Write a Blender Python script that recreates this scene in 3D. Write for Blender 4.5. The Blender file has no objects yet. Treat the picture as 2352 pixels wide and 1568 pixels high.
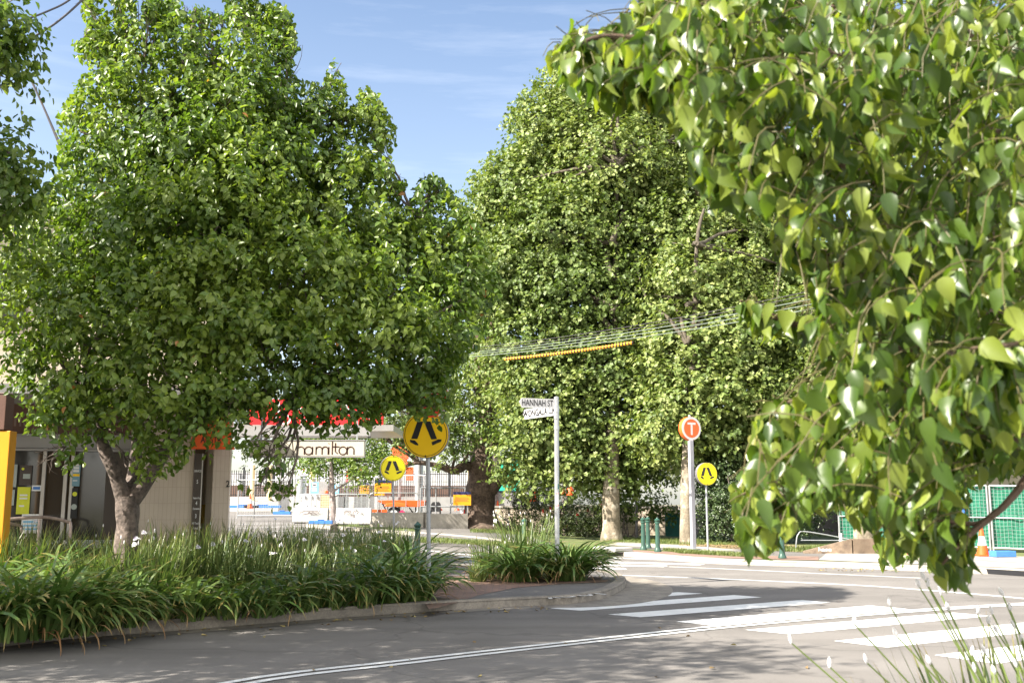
import bpy, bmesh, math, random
import numpy as np
from mathutils import Vector, Matrix
R = math.radians
rng = np.random.default_rng(11)
random.seed(11)
S = bpy.context.scene
COL = S.collection

# ------------------------------------------------------------------ camera, world, sun, exposure
CAMZ, PITCH, F = 1.6, R(9.03), 2352.0
cd = bpy.data.cameras.new("camera")
cd.lens, cd.sensor_width, cd.sensor_fit = 36.0, 36.0, 'HORIZONTAL'
cd.clip_start, cd.clip_end = 0.05, 3000.0
cd.dof.use_dof = True
cd.dof.focus_distance = 22.0
cd.dof.aperture_fstop = 6.3
cam = bpy.data.objects.new("camera", cd)
COL.objects.link(cam)
cam.location = (0, 0, CAMZ)
cam.rotation_euler = (math.pi / 2 + PITCH, 0, 0)
S.camera = cam

SUN_EL = R(40)
SUN_TO = Vector((-0.895 * math.cos(SUN_EL), -0.446 * math.cos(SUN_EL), math.sin(SUN_EL)))
W = bpy.data.worlds.new("World")
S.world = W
W.use_nodes = True
nt = W.node_tree
bg = nt.nodes["Background"]
sky = nt.nodes.new("ShaderNodeTexSky")
sky.sky_type = 'NISHITA'
sky.sun_disc = False
sky.sun_elevation = SUN_EL
sky.sun_rotation = math.atan2(SUN_TO.x, SUN_TO.y)
sky.air_density, sky.dust_density, sky.ozone_density = 1.0, 1.6, 1.0
tc = nt.nodes.new("ShaderNodeTexCoord")
mp = nt.nodes.new("ShaderNodeMapping")
mp.inputs["Scale"].default_value = (2.2, 2.2, 19.0)
mp.inputs["Rotation"].default_value = (R(3), R(-5), 0)
nz = nt.nodes.new("ShaderNodeTexNoise")
nz.inputs["Scale"].default_value = 1.7
nz.inputs["Detail"].default_value = 7
nz.inputs["Roughness"].default_value = 0.62
rp = nt.nodes.new("ShaderNodeValToRGB")
rp.color_ramp.elements[0].position = 0.50
rp.color_ramp.elements[0].color = (0, 0, 0, 1)
rp.color_ramp.elements[1].position = 0.85
rp.color_ramp.elements[1].color = (0.10, 0.10, 0.10, 1)
mx = nt.nodes.new("ShaderNodeMixRGB")
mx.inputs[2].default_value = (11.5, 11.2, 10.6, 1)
nt.links.new(tc.outputs["Generated"], mp.inputs[0])
nt.links.new(mp.outputs[0], nz.inputs["Vector"])
nt.links.new(nz.outputs["Fac"], rp.inputs[0])
# unseen bank of bright cloud, added behind the camera to lift the shade
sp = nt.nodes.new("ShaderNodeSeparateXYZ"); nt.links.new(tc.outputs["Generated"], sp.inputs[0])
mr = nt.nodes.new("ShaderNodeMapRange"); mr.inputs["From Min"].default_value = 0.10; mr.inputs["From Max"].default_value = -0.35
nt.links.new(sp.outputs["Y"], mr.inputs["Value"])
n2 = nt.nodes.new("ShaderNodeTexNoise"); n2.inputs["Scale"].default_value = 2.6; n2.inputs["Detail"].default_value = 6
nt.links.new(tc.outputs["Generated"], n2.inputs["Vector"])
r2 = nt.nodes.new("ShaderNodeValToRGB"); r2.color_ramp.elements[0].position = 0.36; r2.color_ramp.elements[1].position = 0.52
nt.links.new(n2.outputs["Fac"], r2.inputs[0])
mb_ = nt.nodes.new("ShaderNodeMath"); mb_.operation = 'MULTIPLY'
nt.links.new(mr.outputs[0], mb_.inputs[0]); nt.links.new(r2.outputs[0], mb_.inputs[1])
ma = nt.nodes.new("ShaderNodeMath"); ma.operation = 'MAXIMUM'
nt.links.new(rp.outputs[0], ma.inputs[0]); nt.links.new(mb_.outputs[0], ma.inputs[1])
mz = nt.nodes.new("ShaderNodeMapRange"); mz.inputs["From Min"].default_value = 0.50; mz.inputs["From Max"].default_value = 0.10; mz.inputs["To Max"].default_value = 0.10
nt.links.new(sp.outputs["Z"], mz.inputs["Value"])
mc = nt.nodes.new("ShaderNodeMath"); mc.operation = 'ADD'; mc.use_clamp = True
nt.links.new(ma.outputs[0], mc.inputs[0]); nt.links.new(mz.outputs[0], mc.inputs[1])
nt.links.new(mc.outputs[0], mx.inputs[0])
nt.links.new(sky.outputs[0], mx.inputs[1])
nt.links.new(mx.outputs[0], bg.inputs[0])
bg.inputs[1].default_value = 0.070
sl = bpy.data.lights.new("sun", 'SUN')
sl.energy, sl.angle, sl.color = 5.0, R(0.5), (1.0, 0.93, 0.82)
sun = bpy.data.objects.new("sun", sl)
COL.objects.link(sun)
sun.rotation_euler = SUN_TO.to_track_quat('Z', 'Y').to_euler()
S.view_settings.view_transform = 'Standard'
S.view_settings.look = 'None'
S.view_settings.exposure = 1.92
S.view_settings.gamma = 1.0
S.view_settings.use_curve_mapping = False
S.cycles.max_bounces = 8
S.cycles.transmission_bounces = 6
S.cycles.transparent_max_bounces = 6

# ------------------------------------------------------------------ pixel -> place helpers (pixels of a 2352 x 1568 view)
CP, SP = math.cos(PITCH), math.sin(PITCH)
def ray(u, v):
    x, y = (u - 1176) / F, (784 - v) / F
    return Vector((x, CP - y * SP, SP + y * CP))
def at(u, v, Y):
    d = ray(u, v); t = Y / d.y
    return Vector((d.x * t, Y, CAMZ + d.z * t))
def sstep(a, b, x):
    t = np.clip((x - a) / (b - a), 0, 1)
    return t * t * (3 - 2 * t)
def H(x, y):
    """terrain height"""
    w = 1 - sstep(-3.5, 3.0, x)
    h = 0.026 * np.clip(y - 29, 0, 50) * w
    up = sstep(52.0, 52.6, y) * sstep(-0.6, 0.6, x)
    return float(h * (1 - up) + 1.3 * up)
def gnd(u, v, z=0.0):
    d = ray(u, v); t = (z - CAMZ) / d.z
    return Vector((d.x * t, d.y * t, z))
def gh(u, v, off=0.0):
    z = off
    for _ in range(12):
        p = gnd(u, min(v, 2400), min(z, CAMZ - 0.05)); z = 0.5 * z + 0.5 * (H(p.x, p.y) + off)
    return gnd(u, v, z)

# ------------------------------------------------------------------ materials
def new_mat(name):
    m = bpy.data.materials.new(name); m.use_nodes = True
    n = m.node_tree.nodes
    return m, n, m.node_tree.links, n["Principled BSDF"]
def mat(name, col, rough=0.6, var=0.18, scale=6.0, metal=0.0, bump=0.0, bscale=80.0, spec=0.4, fine=0.0, stain=None, sscale=1.5, slo=0.55, shi=0.75):
    m, n, L, b = new_mat(name)
    co = n.new("ShaderNodeTexCoord")
    tx = n.new("ShaderNodeTexNoise"); tx.inputs["Scale"].default_value = scale; tx.inputs["Detail"].default_value = 5
    L.new(co.outputs["Object"], tx.inputs["Vector"])
    r = n.new("ShaderNodeValToRGB")
    r.color_ramp.elements[0].position, r.color_ramp.elements[1].position = 0.3, 0.7
    r.color_ramp.elements[0].color = tuple(max(c * (1 - var), 0) for c in col[:3]) + (1,)
    r.color_ramp.elements[1].color = tuple(min(c * (1 + var), 1) for c in col[:3]) + (1,)
    L.new(tx.outputs["Fac"], r.inputs[0])
    out = r.outputs[0]
    if fine:
        t2 = n.new("ShaderNodeTexNoise"); t2.inputs["Scale"].default_value = bscale; t2.inputs["Detail"].default_value = 3
        L.new(co.outputs["Object"], t2.inputs["Vector"])
        r2 = n.new("ShaderNodeValToRGB")
        r2.color_ramp.elements[0].position, r2.color_ramp.elements[1].position = 0.32, 0.68
        a, c = 1 - fine, 1 + fine
        r2.color_ramp.elements[0].color = (a, a, a, 1); r2.color_ramp.elements[1].color = (c, c, c, 1)
        L.new(t2.outputs["Fac"], r2.inputs[0])
        mu = n.new("ShaderNodeMixRGB"); mu.blend_type = 'MULTIPLY'; mu.inputs[0].default_value = 1
        L.new(out, mu.inputs[1]); L.new(r2.outputs[0], mu.inputs[2]); out = mu.outputs[0]
    if stain:
        t3 = n.new("ShaderNodeTexNoise"); t3.inputs["Scale"].default_value = sscale; t3.inputs["Detail"].default_value = 8; t3.inputs["Roughness"].default_value = 0.7
        L.new(co.outputs["Object"], t3.inputs["Vector"])
        r3 = n.new("ShaderNodeValToRGB")
        r3.color_ramp.elements[0].position, r3.color_ramp.elements[1].position = slo, shi
        r3.color_ramp.elements[0].color = (0, 0, 0, 1); r3.color_ramp.elements[1].color = (1, 1, 1, 1)
        L.new(t3.outputs["Fac"], r3.inputs[0])
        mi = n.new("ShaderNodeMixRGB"); mi.inputs[2].default_value = tuple(stain[:3]) + (1,)
        L.new(r3.outputs[0], mi.inputs[0]); L.new(out, mi.inputs[1]); out = mi.outputs[0]
    L.new(out, b.inputs["Base Color"])
    b.inputs["Roughness"].default_value = rough
    b.inputs["Metallic"].default_value = metal
    b.inputs["Specular IOR Level"].default_value = spec
    if bump:
        t4 = n.new("ShaderNodeTexNoise"); t4.inputs["Scale"].default_value = bscale; t4.inputs["Detail"].default_value = 4
        L.new(co.outputs["Object"], t4.inputs["Vector"])
        bp = n.new("ShaderNodeBump"); bp.inputs["Strength"].default_value = bump; bp.inputs["Distance"].default_value = 0.02
        L.new(t4.outputs["Fac"], bp.inputs["Height"]); L.new(bp.outputs[0], b.inputs["Normal"])
    return m
def brick_mat(name, c1, c2, mortar, bw, bh, ms=0.02, rough=0.75, offset=0.5, axes=('X', 'Z'), var=0.3):
    m, n, L, b = new_mat(name)
    co = n.new("ShaderNodeTexCoord"); sx = n.new("ShaderNodeSeparateXYZ"); cx = n.new("ShaderNodeCombineXYZ")
    L.new(co.outputs["Object"], sx.inputs[0])
    L.new(sx.outputs[axes[0]], cx.inputs["X"]); L.new(sx.outputs[axes[1]], cx.inputs["Y"])
    t = n.new("ShaderNodeTexBrick")
    t.inputs["Scale"].default_value = 1.0
    t.inputs["Brick Width"].default_value = bw; t.inputs["Row Height"].default_value = bh
    t.inputs["Mortar Size"].default_value = ms; t.offset = offset
    t.inputs["Color1"].default_value = c1 + (1,); t.inputs["Color2"].default_value = c2 + (1,); t.inputs["Mortar"].default_value = mortar + (1,)
    L.new(cx.outputs[0], t.inputs["Vector"])
    nz = n.new("ShaderNodeTexNoise"); nz.inputs["Scale"].default_value = 3; nz.inputs["Detail"].default_value = 6
    L.new(co.outputs["Object"], nz.inputs["Vector"])
    mu = n.new("ShaderNodeMixRGB"); mu.blend_type = 'MULTIPLY'; mu.inputs[0].default_value = var
    L.new(t.outputs["Color"], mu.inputs[1]); L.new(nz.outputs["Fac"], mu.inputs[2])
    L.new(mu.outputs[0], b.inputs["Base Color"])
    b.inputs["Roughness"].default_value = rough; b.inputs["Specular IOR Level"].default_value = 0.3
    return m
def leaf_mat(name, dark, mid, light, trans, tw=0.35, rough=0.42, spec=0.5, odd=None, tipcol=None):
    """leaf colour differs from leaf to leaf (attribute var); light passes through"""
    m, n, L, b = new_mat(name)
    a = n.new("ShaderNodeAttribute"); a.attribute_name = "var"
    r = n.new("ShaderNodeValToRGB")
    e = r.color_ramp.elements
    e[0].position, e[0].color = 0.0, dark + (1,)
    e[1].position, e[1].color = 0.82, light + (1,)
    k = e.new(0.45); k.color = mid + (1,)
    if odd:
        k = e.new(0.975); k.color = light + (1,)
        k = e.new(0.985); k.color = odd + (1,)
    L.new(a.outputs["Fac"], r.inputs[0])
    out = r.outputs[0]
    if tipcol:
        a2 = n.new("ShaderNodeAttribute"); a2.attribute_name = "tip"
        r2 = n.new("ShaderNodeValToRGB"); r2.color_ramp.elements[0].position = 0.86; r2.color_ramp.elements[1].position = 1.0
        L.new(a2.outputs["Fac"], r2.inputs[0])
        mi = n.new("ShaderNodeMixRGB"); mi.inputs[2].default_value = tipcol + (1,)
        L.new(r2.outputs[0], mi.inputs[0]); L.new(out, mi.inputs[1]); out = mi.outputs[0]
    L.new(out, b.inputs["Base Color"])
    b.inputs["Roughness"].default_value = rough
    b.inputs["Specular IOR Level"].default_value = spec
    tr = n.new("ShaderNodeBsdfTranslucent")
    mu = n.new("ShaderNodeMixRGB"); mu.blend_type = 'MULTIPLY'; mu.inputs[0].default_value = 1
    mu.inputs[2].default_value = trans + (1,)
    L.new(out, mu.inputs[1]); L.new(mu.outputs[0], tr.inputs["Color"])
    ms = n.new("ShaderNodeMixShader"); ms.inputs[0].default_value = tw
    L.new(b.outputs[0], ms.inputs[1]); L.new(tr.outputs[0], ms.inputs[2])
    L.new(ms.outputs[0], n["Material Output"].inputs["Surface"])
    return m

# ------------------------------------------------------------------ object helpers
def origin_of(p):
    o = Vector((0, 0, 0))
    while p is not None:
        o += p.location; p = p.parent
    return o
def link(name, me, mats, parent):
    o = bpy.data.objects.new(name, me); COL.objects.link(o)
    for m in (mats if isinstance(mats, (list, tuple)) else [mats]):
        me.materials.append(m)
    if parent is not None: o.parent = parent
    return o
def tag(o, label=None, cat=None, group=None, kind=None):
    if label: o["label"] = label
    if cat: o["category"] = cat
    if group: o["group"] = group
    if kind: o["kind"] = kind
    return o
def thing(name, label, cat, loc=(0, 0, 0), group=None):
    o = bpy.data.objects.new(name, None); COL.objects.link(o)
    o.location = loc; o.empty_display_size = 0.2
    return tag(o, label, cat, group)
def dup(root, loc, rotz=0.0, label=None, group=None, scale=None):
    r = root.copy(); COL.objects.link(r); r.location = loc; r.rotation_euler = (0, 0, rotz)
    if scale: r.scale = (scale,) * 3
    if label: r["label"] = label
    if group: r["group"] = group
    for ch in list(root.children):
        c = ch.copy(); COL.objects.link(c); c.parent = r
        for g in list(ch.children):
            d = g.copy(); COL.objects.link(d); d.parent = c
    return r
def np_mesh(name, verts, faces, attrs=None):
    """verts (n,3), faces (m,k) arrays; attrs: per-vertex floats"""
    verts = np.asarray(verts, np.float32); faces = np.asarray(faces, np.int32)
    me = bpy.data.meshes.new(name)
    me.vertices.add(len(verts)); me.vertices.foreach_set("co", verts.ravel())
    k = faces.shape[1]
    me.loops.add(faces.size); me.loops.foreach_set("vertex_index", faces.ravel())
    me.polygons.add(len(faces)); me.polygons.foreach_set("loop_start", np.arange(0, faces.size, k, dtype=np.int32))
    me.polygons.foreach_set("loop_total", np.full(len(faces), k, np.int32))
    me.update(calc_edges=True)
    for a, val in (attrs or {}).items():
        at_ = me.attributes.new(a, 'FLOAT', 'POINT'); at_.data.foreach_set("value", np.asarray(val, np.float32))
    return me
def unit(a):
    return a / np.maximum(np.linalg.norm(a, axis=-1, keepdims=True), 1e-9)
_txt = {}
def text_geo(body, bold=0.016):
    """flat letter faces, 1 unit capital size, centred"""
    if (body, bold) not in _txt:
        c = bpy.data.curves.new("lettering", 'FONT'); c.body = body; c.size = 1.0; c.align_x = 'CENTER'; c.align_y = 'CENTER'; c.resolution_u = 4; c.offset = bold
        o = bpy.data.objects.new("lettering", c); COL.objects.link(o)
        bpy.context.view_layer.update()
        me = bpy.data.meshes.new_from_object(o.evaluated_get(bpy.context.evaluated_depsgraph_get()))
        _txt[(body, bold)] = ([tuple(v.co) for v in me.vertices], [tuple(p.vertices) for p in me.polygons])
        bpy.data.objects.remove(o); bpy.data.curves.remove(c); bpy.data.meshes.remove(me)
    return _txt[(body, bold)]
class MB:
    """collects shapes in world coordinates, links them as ONE mesh object"""
    def __init__(s): s.v, s.f, s.mi, s.m = [], [], [], 0
    def add(s, vs, fs):
        k = len(s.v); s.v += [tuple(v) for v in vs]
        for f in fs: s.f.append([i + k for i in f]); s.mi.append(s.m)
    def box(s, c, d, X=None, rz=0.0):
        """centre, full sizes; X 3x3 axes or rotation about z"""
        c = Vector(c); M = X if X is not None else Matrix.Rotation(rz, 3, 'Z')
        vs = [c + M @ Vector((sx * d[0] / 2, sy * d[1] / 2, sz * d[2] / 2)) for sx in (-1, 1) for sy in (-1, 1) for sz in (-1, 1)]
        s.add(vs, [(0, 1, 3, 2), (4, 6, 7, 5), (0, 4, 5, 1), (2, 3, 7, 6), (0, 2, 6, 4), (1, 5, 7, 3)])
    def beam(s, a, b, w, h=None):
        a, b = Vector(a), Vector(b); d = b - a; L = d.length; z = d.normalized()
        x = z.cross(Vector((0, 0, 1)) if abs(z.z) < 0.95 else Vector((0, 1, 0))).normalized(); y = z.cross(x)
        s.box((a + b) / 2, (w, h or w, L), Matrix((x, y, z)).transposed())
    def tube(s, pts, rad, n=8, cap=True, flute=None):
        pts = [Vector(p) for p in pts]; rad = rad if isinstance(rad, (list, tuple)) else [rad] * len(pts)
        ref = None; k = len(s.v); rings = []
        for i, p in enumerate(pts):
            t = (pts[min(i + 1, len(pts) - 1)] - pts[max(i - 1, 0)]).normalized()
            if ref is None:
                ref = t.cross(Vector((0, 0, 1)) if abs(t.z) < 0.9 else Vector((1, 0, 0))).normalized()
            ref = (ref - t * ref.dot(t)).normalized(); b = t.cross(ref)
            am = [1.0] * n
            if flute: am = [1 + flute[0] * math.cos(flute[1] * 2 * math.pi * j / n + i * .11) + flute[0] * .5 * math.cos((2 * flute[1] + 1) * 2 * math.pi * j / n + 1 + i * .2) for j in range(n)]
            rings.append([p + (ref * math.cos(2 * math.pi * j / n) + b * math.sin(2 * math.pi * j / n)) * rad[i] * am[j] for j in range(n)])
        vs = [q for r in rings for q in r]; fs = []
        for i in range(len(pts) - 1):
            for j in range(n):
                fs.append((i * n + j, i * n + (j + 1) % n, (i + 1) * n + (j + 1) % n, (i + 1) * n + j))
        if cap: fs += [tuple(range(n))[::-1], tuple(range((len(pts) - 1) * n, len(pts) * n))]
        s.add(vs, fs)
    def lathe(s, prof, c=(0, 0, 0), n=16, X=None):
        """prof (r,z) from bottom to top round the z axis at c"""
        c = Vector(c); M = X or Matrix.Identity(3); vs, fs = [], []
        for r, z in prof:
            for j in range(n):
                a = 2 * math.pi * j / n; vs.append(c + M @ Vector((r * math.cos(a), r * math.sin(a), z)))
        for i in range(len(prof) - 1):
            for j in range(n):
                fs.append((i * n + j, i * n + (j + 1) % n, (i + 1) * n + (j + 1) % n, (i + 1) * n + j))
        fs += [tuple(range(n))[::-1], tuple(range((len(prof) - 1) * n, len(prof) * n))]
        s.add(vs, fs)
    def prism(s, pts2, o, ax, ay, depth):
        """outline in the plane (o; ax, ay), extruded depth along ax x ay, centred"""
        o, ax, ay = Vector(o), Vector(ax), Vector(ay); nrm = ax.cross(ay).normalized(); n = len(pts2)
        vs = [o + ax * p[0] + ay * p[1] - nrm * depth / 2 for p in pts2] + [o + ax * p[0] + ay * p[1] + nrm * depth / 2 for p in pts2]
        fs = [tuple(range(n))[::-1], tuple(range(n, 2 * n))] + [(i, (i + 1) % n, n + (i + 1) % n, n + i) for i in range(n)]
        s.add(vs, fs)
    def flat(s, pts2, o, ax, ay):
        o, ax, ay = Vector(o), Vector(ax), Vector(ay)
        s.add([o + ax * p[0] + ay * p[1] for p in pts2], [tuple(range(len(pts2)))])
    def text(s, body, o, ax, ay, size, sx=1.0, bold=0.016):
        vs, fs = text_geo(body, bold); o, ax, ay = Vector(o), Vector(ax), Vector(ay)
        s.add([o + ax * (v[0] * size * sx) + ay * (v[1] * size) for v in vs], fs)
    def ribbon(s, pts2, w, o, ax, ay):
        """stroke of width w along a polyline in a plane"""
        o, ax, ay = Vector(o), Vector(ax), Vector(ay); P = [Vector(p) for p in pts2]; L, Rr = [], []
        for i, p in enumerate(P):
            t = (P[min(i + 1, len(P) - 1)] - P[max(i - 1, 0)]); t = t.normalized() if t.length else Vector((1, 0))
            q = Vector((-t.y, t.x)) * w / 2; L.append(p + q); Rr.append(p - q)
        vs = [o + ax * p.x + ay * p.y for p in L + Rr]; n = len(P)
        s.add(vs, [(i, n + i, n + i + 1, i + 1) for i in range(n - 1)])
    def build(s, name, mats, parent=None, smooth=False, bevel=0.0):
        me = bpy.data.meshes.new(name); o0 = origin_of(parent)
        me.from_pydata([tuple(Vector(v) - o0) for v in s.v], [], s.f)
        ml = mats if isinstance(mats, (list, tuple)) else [mats]
        o = link(name, me, ml, parent)
        if len(ml) > 1: me.polygons.foreach_set("material_index", s.mi)
        bm = bmesh.new(); bm.from_mesh(me); bmesh.ops.recalc_face_normals(bm, faces=bm.faces); bm.to_mesh(me); bm.free()
        if smooth:
            me.polygons.foreach_set("use_smooth", [True] * len(me.polygons)); me.set_sharp_from_angle(angle=R(40))
        if bevel:
            b = o.modifiers.new("edge", 'BEVEL'); b.width = bevel; b.segments = 2; b.limit_method = 'ANGLE'; b.angle_limit = R(40)
        me.update()
        return o
def smooth_line(pts, n=6):
    """Catmull-Rom through pts"""
    P = [Vector(p) for p in pts]; out = []
    for i in range(len(P) - 1):
        a, b, c, d = P[max(i - 1, 0)], P[i], P[i + 1], P[min(i + 2, len(P) - 1)]
        for k in range(n):
            t = k / n
            out.append(0.5 * ((2 * b) + (c - a) * t + (2 * a - 5 * b + 4 * c - d) * t * t + (3 * b - a - 3 * c + d) * t ** 3))
    return out + [P[-1]]
def sheet(name, outline, off, material, cuts=0, kind='structure', parent=None):
    """a flat sheet of ground following the terrain"""
    bm = bmesh.new(); vs = [bm.verts.new((p[0], p[1], 0)) for p in outline]; bm.faces.new(vs)
    bmesh.ops.triangulate(bm, faces=bm.faces[:])
    for _ in range(cuts):
        bmesh.ops.subdivide_edges(bm, edges=bm.edges[:], cuts=1, use_grid_fill=True)
        bmesh.ops.triangulate(bm, faces=bm.faces[:])
    for v in bm.verts: v.co.z = H(v.co.x, v.co.y) + off
    bmesh.ops.recalc_face_normals(bm, faces=bm.faces)
    if sum(f.normal.z for f in bm.faces) < 0: bmesh.ops.reverse_faces(bm, faces=bm.faces[:])
    me = bpy.data.meshes.new(name); bm.to_mesh(me); bm.free()
    o = link(name, me, material, parent)
    return tag(o, kind=kind) if parent is None else o
def strip_on(mb, pts, width, off):
    """painted line of a width along ground points"""
    P = [Vector((p[0], p[1], 0)) for p in pts]; L, Rr = [], []
    for i, p in enumerate(P):
        t = (P[min(i + 1, len(P) - 1)] - P[max(i - 1, 0)]).normalized(); q = Vector((-t.y, t.x, 0)) * width / 2
        for lst, s in ((L, 1), (Rr, -1)):
            w = p + q * s; lst.append((w.x, w.y, H(w.x, w.y) + off))
    n = len(P); mb.add(L + Rr, [(i, n + i, n + i + 1, i + 1) for i in range(n - 1)])
def kerb(name, pts, material, h=0.13, w=0.16, side=1, base=0.0):
    """kerb stone run: real step along ground points, body on the given side"""
    P = [Vector((p[0], p[1], 0)) for p in pts]; prof = [(0.0, -0.05), (0.012, h - 0.02), (0.03, h), (w, h), (w, -0.05)]; mb = MB(); vs = []
    for i, p in enumerate(P):
        t = (P[min(i + 1, len(P) - 1)] - P[max(i - 1, 0)]).normalized(); q = Vector((-t.y, t.x, 0)) * side
        for a, z in prof:
            hh = h if not callable(base) else h
            k = p + q * a; vs.append((k.x, k.y, H(p.x, p.y) + z))
    m = len(prof); fs = []
    for i in range(len(P) - 1):
        for j in range(m - 1): fs.append((i * m + j, (i + 1) * m + j, (i + 1) * m + j + 1, i * m + j + 1))
    mb.add(vs, fs); o = mb.build(name, material, smooth=True)
    return tag(o, kind='structure')

# ------------------------------------------------------------------ plants: leaf and blade generators
def leaf_mesh(name, P, D, N, L, Wd, fold=0.18, curl=0.25, var=None, shape='oval', mid=None):
    n = len(P); D = unit(D); N = unit(N - D * np.sum(N * D, axis=1, keepdims=True)); Sd = np.cross(D, N)
    L = np.broadcast_to(L, (n,)); Wd = np.broadcast_to(Wd, (n,))
    if shape == 'oval':
        st = [(0, 0), (.28, .5), (.62, .42), (1, 0), (.62, -.42), (.28, -.5)]
        fc = [[0, 1, 2, 3], [0, 3, 4, 5]]
    elif shape == 'lobed':            # five-pointed, maple-like
        st = [(0, 0), (.22, .5), (.42, .24), (.62, .48), (1, 0), (.62, -.48), (.42, -.24), (.22, -.5)]
        fc = [[0, 1, 2, 4], [2, 3, 4, 4], [0, 4, 6, 7], [6, 4, 5, 5]]
    else:                             # fine heart-shaped leaf with a drawn-out tip
        st = [(0, 0), (.06, .26), (.22, .47), (.42, .46), (.64, .30), (.82, .12), (1, 0), (.82, -.12), (.64, -.30), (.42, -.46), (.22, -.47), (.06, -.26), (.22, 0), (.42, 0), (.64, 0), (.82, 0)]
        fc = [[0, 1, 2, 12], [12, 2, 3, 13], [13, 3, 4, 14], [14, 4, 5, 15], [15, 5, 6, 6], [0, 12, 10, 11], [12, 13, 9, 10], [13, 14, 8, 9], [14, 15, 7, 8], [15, 6, 7, 7]]
    k = len(st); V = np.zeros((n, k, 3)); cv = np.broadcast_to(curl, (n,))
    for i, (t, w) in enumerate(st):
        V[:, i] = P + D * (L * t)[:, None] + Sd * (Wd * w)[:, None] + N * (abs(w) * fold * Wd * 2 - cv * L * t * t)[:, None]
    if shape == 'fine':               # wavy margin
        ph = rng.random(n) * 6.28
        for i, (t, w) in enumerate(st):
            V[:, i] += N * (abs(w) * .10 * Wd * np.sin(ph + t * 9 + (3 if w < 0 else 0)))[:, None]
    quads = [f for f in fc if f[2] != f[3]]; tris = [f[:3] for f in fc if f[2] == f[3]]
    base = (np.arange(n) * k)[:, None, None]
    if tris:
        T = []
        for f in quads: T += [[f[0], f[1], f[2]], [f[0], f[2], f[3]]]
        T += tris
        fa = (base + np.array(T)[None]).reshape(-1, 3)
    else:
        fa = (base + np.array(quads)[None]).reshape(-1, 4)
    if var is None: var = rng.random(n)
    me = np_mesh(name, V.reshape(-1, 3), fa, {"var": np.repeat(var, k)})
    if shape == 'fine': me.polygons.foreach_set("use_smooth", np.ones(len(me.polygons), bool))
    return me
def inpoly(px, py, poly):
    r = np.zeros(len(px), bool); n = len(poly)
    for i in range(n):
        x0, y0 = poly[i]; x1, y1 = poly[(i + 1) % n]
        c = ((y0 > py) != (y1 > py)); xi = (x1 - x0) * (py - y0) / ((y1 - y0) if y1 != y0 else 1e-9) + x0
        r ^= c & (px < xi)
    return r
def project(P):
    x, y, z = P[:, 0], P[:, 1], P[:, 2] - CAMZ; zc = np.maximum(y * CP + z * SP, .01); yc = -y * SP + z * CP
    return 1176 + F * x / zc, 784 - F * yc / zc
def rnd_unit(n):
    return unit(rng.normal(size=(n, 3)))
def crown_leaves(lobes, n, leaf, ratio, K=9, tl=0.45, up=0.5, droop=0.6, nup=0.6, bias=0.42, spread=0.7, outer=1.08, var_lobe=0.25, gaps=None, mask=None):
    """leaves on twigs filling ellipsoid lobes [(centre, (rx,ry,rz))]: arrays P, D, N, L, W, var"""
    C = np.array([tuple(c) for c, r in lobes]); Rr = np.array([r for c, r in lobes])
    wt = (Rr[:, 0] * Rr[:, 2] + Rr[:, 0] * Rr[:, 1] + Rr[:, 1] * Rr[:, 2]) ; wt = wt / wt.sum()
    T = max(n // K, 1); li = rng.choice(len(lobes), T, p=wt)
    v = rnd_unit(T); rad = rng.random(T) ** bias * outer
    # lumpy surface: twigs gather in clumps
    lump = 0.80 + 0.28 * np.sin(v[:, 0] * 7 + li * 1.7) * np.sin(v[:, 1] * 6 + li) * np.sin(v[:, 2] * 8 + li * 2.3) + 0.12 * rng.random(T)
    O = C[li] + v * Rr[li] * (rad * lump)[:, None]
    if gaps:                          # twigs missing in patches: light and dark clumps, holes
        g = np.array(gaps[:3]); q = O / g * 6.283
        f = np.sin(q[:, 0] + 1.3 * np.sin(q[:, 2] * .7)) * np.sin(q[:, 1] + .9 * np.sin(q[:, 0] * .6)) + np.sin(q[:, 2] + 1.1 * np.sin(q[:, 0] * .8 + q[:, 1]))
        ok = (f > gaps[3]) | (rng.random(T) < gaps[4]); O, v, li = O[ok], v[ok], li[ok]; T = len(O)
    out = unit(v / Rr[li])
    td = unit(out * 1.0 + np.array([0, 0, up]) + rng.normal(size=(T, 3)) * spread)
    ln = tl * (0.6 + 0.8 * rng.random(T))
    t = (np.arange(K) + .5) / K
    P = O[:, None] + td[:, None] * (ln[:, None] * t)[..., None]
    P[..., 2] -= (ln[:, None] * t * t * 0.25 * droop)
    P = P.reshape(-1, 3); M = len(P)
    tdr = np.repeat(td, K, 0); outr = np.repeat(out, K, 0)
    side = np.cross(tdr, rnd_unit(M)); side = unit(side)
    D = unit(tdr * 0.45 + side * 0.9 + np.array([0, 0, -droop]) + rng.normal(size=(M, 3)) * 0.25)
    N = unit(np.array([0, 0, nup]) + outr * 0.7 + rng.normal(size=(M, 3)) * 0.45)
    P = P + side * (leaf * 0.25)
    Lf = leaf * (0.65 + 0.6 * rng.random(M)); Wd = Lf * ratio * (0.8 + 0.35 * rng.random(M))
    lob = rng.random(len(lobes)); tw = rng.random(T)
    var = np.clip(0.5 + (lob[np.repeat(li, K)] - .5) * var_lobe + (np.repeat(tw, K) - .5) * 0.5 + (rng.random(M) - .5) * 0.55, 0, 0.95)
    odd = rng.random(M) < 0.0012
    var[odd] = 1.0
    if mask is not None:              # the crown's own outline: drop stray leaves beyond it
        u_, v_ = project(P + D * (Lf * .5)[:, None]); j = rng.normal(size=(2, M)) * mask[1]
        ok = inpoly(u_ + j[0], v_ + j[1], mask[0]); P, D, N, Lf, Wd, var = P[ok], D[ok], N[ok], Lf[ok], Wd[ok], var[ok]
    return P, D, N, Lf, Wd, var
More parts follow.
